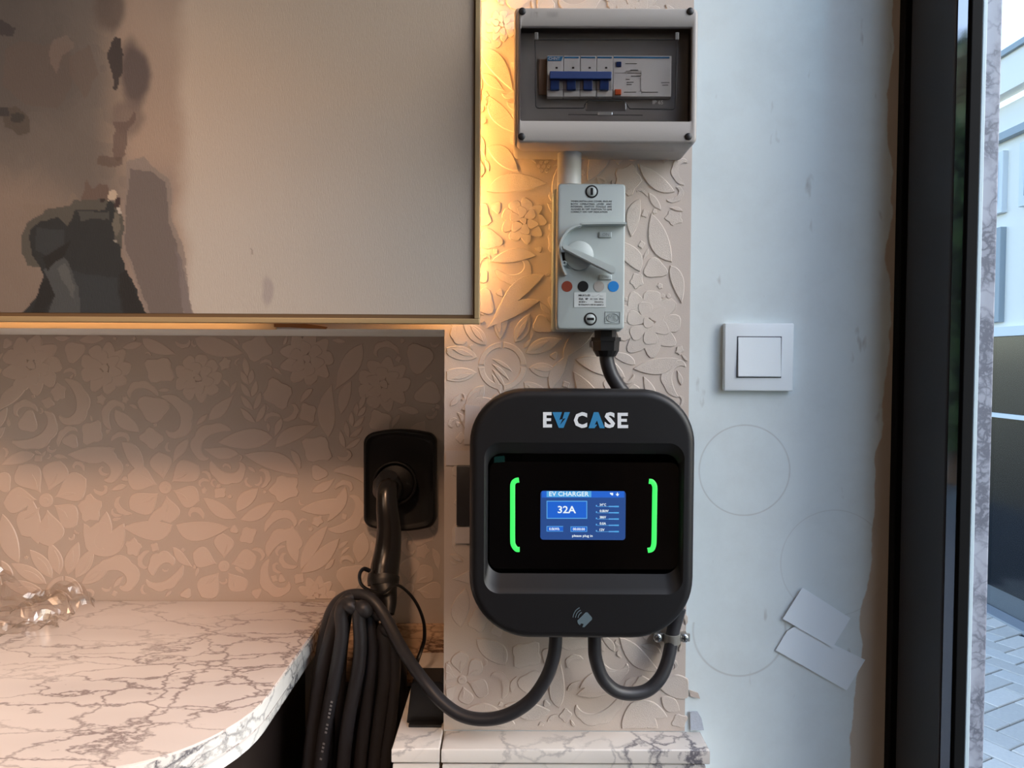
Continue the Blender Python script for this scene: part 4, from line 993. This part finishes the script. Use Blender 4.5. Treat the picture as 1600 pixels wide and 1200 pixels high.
# ================================================================== LIGHT SWITCH
YW = -.010
sw = thing('light_switch', 'square white rocker light switch on the blue-white painted wall', 'light switch', (PX(1185, 0, 560), 0, PZ(611, 0, 1185)))
a, b, c, d = PX(1132, YW, 558), PX(1240, YW, 558), P(1185, 611, YW).z, P(1185, 505, YW).z
bm = B(); box(bm, a, b, YW, -.0002, c, d, .0014, 3); obj('cover_plate', bm, M_white, sw, True)
bm = B(); pbox(bm, 1151, 1221, 525.5, 590.5, YW-.0002, YW+.0001); obj('rocker_gap', bm, mat('gap_grey', S(70, 76, 84), .6), sw)
bm = B(); q0, q1, q2, q3 = PX(1152.5, YW, 558), PX(1219.5, YW, 558), P(1185, 589, YW).z, P(1185, 527, YW).z
vs = [bm.verts.new(v) for v in [(q0, YW, q2), (q1, YW, q2), (q1, YW, q3), (q0, YW, q3), (q0, YW-.0034, q2+.0006), (q1, YW-.0034, q2+.0006), (q1, YW-.0008, q3), (q0, YW-.0008, q3)]]
for f in ((0, 1, 5, 4), (1, 2, 6, 5), (2, 3, 7, 6), (3, 0, 4, 7), (4, 5, 6, 7), (0, 3, 2, 1)): bm.faces.new([vs[i] for i in f])
bmesh.ops.recalc_face_normals(bm, faces=bm.faces[:]); bmesh.ops.bevel(bm, geom=bm.edges[:], offset=.0005, segments=2, affect='EDGES'); obj('rocker', bm, M_white, sw)

# ================================================================== PAPERS, TAPE, SCRAPS
def paper(name, pts, Y, th, m, lab, cat, curl=.0):
    bm = B(); n = len(pts)
    ppoly(bm, pts, Y-th, Y)
    return tag(obj(name, bm, m), lab, cat)
paper('paper_strip', [(1230,986),(1243,978),(1352,1031),(1323,1079),(1212,1016)], -.0022, .0006, M_pap, 'lower of two white paper strips stuck aslant on the painted wall', 'paper')
paper('paper_strip', [(1254,918),(1329,966),(1301,1012),(1223,967)], -.0042, .0006, M_pap, 'upper of two white paper strips stuck aslant on the painted wall', 'paper')
paper('paper_patch', [(727,632),(750,635),(750,694),(725,694)], -.0026, .0008, M_tape, 'pale torn paper patch beside the upper left of the charger', 'paper')
paper('paper_patch', [(697,704),(735,704),(735,728),(697,727)], -.0024, .0004, M_tape, 'thin pale tape strip between recess corner and left side of charger', 'tape')
so = thing('wall_socket', 'dark recessed socket plate half hidden behind the charger on its left', 'socket', (PX(730, 0, 780), -.0022, PZ(822, 0, 730)))
bm = B(); pbox(bm, 713, 790, 728, 822, -.010, -.0024, .0015); obj('plate', bm, mat('socket_dark', S(52, 50, 52), .35), so, True)
bm = B(); pbox(bm, 711, 790, 823, 850, -.006, -.0024, .001); obj('trim_strip', bm, M_tape, so)
random.seed(3)
for pts, lab in (([(1077,1078),(1091,1083),(1094,1092),(1079,1088)], 'small curled wallpaper shred at pier edge under the clamp'),
             ([(1078,1112),(1090,1112),(1096,1122),(1100,1141),(1079,1141)], 'grey paper scrap beside the right end of the marble ledge')):
    bm = B(); ppoly(bm, pts, -.003, -.0018); tag(obj('wallpaper_scrap', bm, M_paper if len(pts) == 4 else mat('scrap_grey', S(190, 196, 206), .6, bump=.8, bscale=260)), lab, 'paper')

# clear plastic wrap crumpled on the counter
random.seed(12)
n1, n2 = 46, 26; bm = B(); grid = []
xl, xr_ = P(-170, 985, .1).x, -.650
for j in range(n2):
    row = []
    for i in range(n1):
        u, v = i/(n1-1), j/(n2-1)
        x = xl+(xr_-xl)*u*(1-.12*v*(1-v)); y = .235-.20*v*(.8+.2*math.sin(u*5))
        h = .078*math.sin(math.pi*min(1, v*1.25+.2))**1.2*(.55+.45*math.sin(u*7+v*3))*(1-u**6)
        ridge = .012*abs(math.sin(u*19+v*11+2*math.sin(v*9)))*abs(math.sin(v*13-u*8))
        row.append(bm.verts.new((x+.006*math.sin(v*17+u*5), y+.005*math.sin(u*23), ZC+.0015+max(0, h)+ridge+random.uniform(0, .0012))))
    grid.append(row)
for j in range(n2-1):
    for i in range(n1-1): bm.faces.new([grid[j][i], grid[j+1][i], grid[j+1][i+1], grid[j][i+1]])
tag(obj('plastic_wrap', bm, M_wrap), 'crumpled clear plastic wrap lying on the counter at far left', 'plastic wrap')

# ================================================================== OUTSIDE
M_pav = [mat('paver_%s' % k, S(*c), .85, bump=.6, bscale=220, var=.12, vscale=60, bdist=.002) for k, c in (('light', (236, 224, 208)), ('mid', (218, 208, 194)), ('cool', (226, 217, 204)))]
bm = B(); box(bm, XG+.05, 60, -60, 60, -.14, -.012)
pvm = tag(obj('pavement', bm, mat('joint_sand', S(88, 90, 92), .9), loc=(0, 0, 0)), kind='structure')
me_ = None; k = 0; L_, w_ = .20, .10; cands = []
ang = R(28); ca_, sa_ = math.cos(ang), math.sin(ang)
bx, by = 2.0, 2.2
for cx_ in range(-18, 19):
    for cy_ in range(-24, 25):
        v_ = (cx_-cy_) % 4
        if v_ == 0: cands.append(((cx_+1)*w_, (cy_+.5)*w_, 0))
        elif v_ == 2: cands.append(((cx_+.5)*w_, cy_*w_, 90))
FX = 2.66
sel = []
for (x_, y_, rot) in cands:
    X1 = bx+x_*ca_-y_*sa_; Y1 = by+x_*sa_+y_*ca_
    if 1.15 < X1 < FX-.06 and .9 < Y1 < 3.6: sel.append((X1, Y1, rot))
sel = sel[:280]
for kk, (X1, Y1, rot) in enumerate(sel):
    if me_ is None:
        bm = B(); box(bm, -L_/2+.003, L_/2-.003, -w_/2+.003, w_/2-.003, -.012, 0, .003, 1)
        me_ = []
        for m_ in M_pav:
            q = bpy.data.meshes.new('paving_stone'); bm.to_mesh(q); q.materials.append(m_); me_.append(q)
        bm.free()
    o = bpy.data.objects.new('paving_stone', random.choice(me_)); COL.objects.link(o); o.parent = pvm
    o.location = (X1, Y1, random.uniform(-.001, .001)); o.rotation_euler = (0, 0, ang+R(rot))

# shop across the passage: plane X = FX
bd = thing('neighbour_building', 'white building across the passage with dark ground-floor glazing, seen through the window', 'building', (FX, 3, -.012))
M_bw = mat('render_white', S(240, 236, 226), .8, var=.04, vscale=3); M_bd = mat('dark_glazing', S(24, 27, 31), .12, spec=.5); M_bp = mat('pale_panel', S(150, 160, 166), .5)
M_bg = mat('window_blue', S(22, 62, 100), .6, spec=.05); M_fr = mat('white_frame', S(214, 218, 220), .5)
y0b, y1b = -.3, 7.0
zz = lambda py, px=1600: P(px, py, P(px, py, 0).y) and (CAM + ray(px, py)*((FX-CAM.x)/ray(px, py).x)).z
zb, zp, zr = zz(509), zz(205), zz(72)
bm = B(); box(bm, FX+.02, FX+3, y0b, y1b, zb, zr-.25); obj('wall', bm, M_bw, bd)
bm = B(); box(bm, FX-.02, FX+.3, y0b, y1b, zp+.0, zp+.04); obj('string_course', bm, M_bp, bd)
bm = B(); box(bm, FX-.06, FX+.02, y0b, y1b, zr-.22, zr-.03); obj('parapet', bm, M_bw, bd)
bm = B(); box(bm, FX-.08, FX+.3, y0b, y1b, zr-.03, zr); obj('coping', bm, M_bp, bd)
bm = B(); box(bm, FX-.03, FX+.1, y0b, y1b, zb-.05, zb); obj('lintel_band', bm, M_fr, bd)
ys = [y0b+i*(y1b-y0b)/5 for i in range(6)]
for i in range(5):
    bm = B(); box(bm, FX, FX+.04, ys[i]+.015, ys[i+1]-.015, .12, zb-.05); p_ = obj('shop_pane', bm, M_bd, bd)
bm = B(); box(bm, FX-.015, FX, y0b, y1b, zz(653)-.012, zz(653)+.012); obj('glazing_bar', bm, M_fr, bd)
bm = B(); box(bm, FX+.005, FX+3, y0b, y1b, -.012, .12); obj('plinth', bm, mat('plinth_grey', S(96, 100, 104), .7), bd)
for y in ys[1:-1]:
    bm = B(); box(bm, FX+.0, FX+.05, y-.014, y+.014, .12, zb-.05); obj('mullion', bm, M_alu, bd)
zw0, zw1 = zz(322), zz(222)
yw = 2.35
for i in range(6):
    a = yw+i*.75-1.5
    bm = B(); box(bm, FX-.01, FX+.03, a, a+.62, zw0, zw1, .003); wf = obj('window', bm, M_fr, bd)
    for j in range(2):
        bm = B(); box(bm, FX-.016, FX-.0095, a+.04+j*.28, a+.29+j*.28, zw0+.05, zw1-.05); obj('pane', bm, M_bg, wf)
for i in range(5):
    a = .9+i*1.1
    bm = B(); box(bm, FX-.012, FX+.03, a, a+.9, zb+.03, zz(345), .003); obj('panel', bm, M_bp, bd)
# kerb along the shop
bm = B(); box(bm, FX-.10, FX-.002, y0b, y1b, -.011, .012, .004); tag(obj('kerb', bm, mat('kerb_stone', S(150, 152, 154), .8, bump=.4, bscale=90)), kind='structure')

# tree and hedge further along the street (they show in the glossy frame strip)
def tree(name, x, y, h, cr, n, mcol, label, low=.9):
    t = thing(name, label, 'tree', (x, y, -.012))
    rnd = random.Random(int(x*100)); bm = B()
    tube(bm, [(x, y, -.012), (x+.05, y, h*.3), (x-.04, y+.05, h*.62)], lambda t_: .11*(1-.5*t_), 10, 5); obj('trunk', bm, M_tim, t, True)
    bm = B()
    for i in range(n):
        while True:
            u = Vector((rnd.uniform(-1, 1), rnd.uniform(-1, 1), rnd.uniform(-1, 1)))
            if .25 < u.length < 1: break
        c = Vector((x, y, low+(h-low)/2))+Vector((u.x*cr, u.y*cr, u.z*(h-low)/2)); s = rnd.uniform(.10, .22)
        a = Vector((rnd.uniform(-1, 1), rnd.uniform(-1, 1), rnd.uniform(-1, 1))).normalized(); b = a.cross(Vector((.3, .5, .8))).normalized()
        vs = [bm.verts.new(c+a*s), bm.verts.new(c+b*s*.5), bm.verts.new(c-a*s), bm.verts.new(c-b*s*.5)]; bm.faces.new(vs)
    obj('foliage', bm, mcol, t)
M_leaf = mat('leaf_green', S(88, 112, 52), .6, var=.3, vscale=3)
tree('street_tree', 5.0, -7.6, 4.9, 1.9, 14000, M_leaf, 'leafy green street tree mirrored in the dark window frame', low=.3)
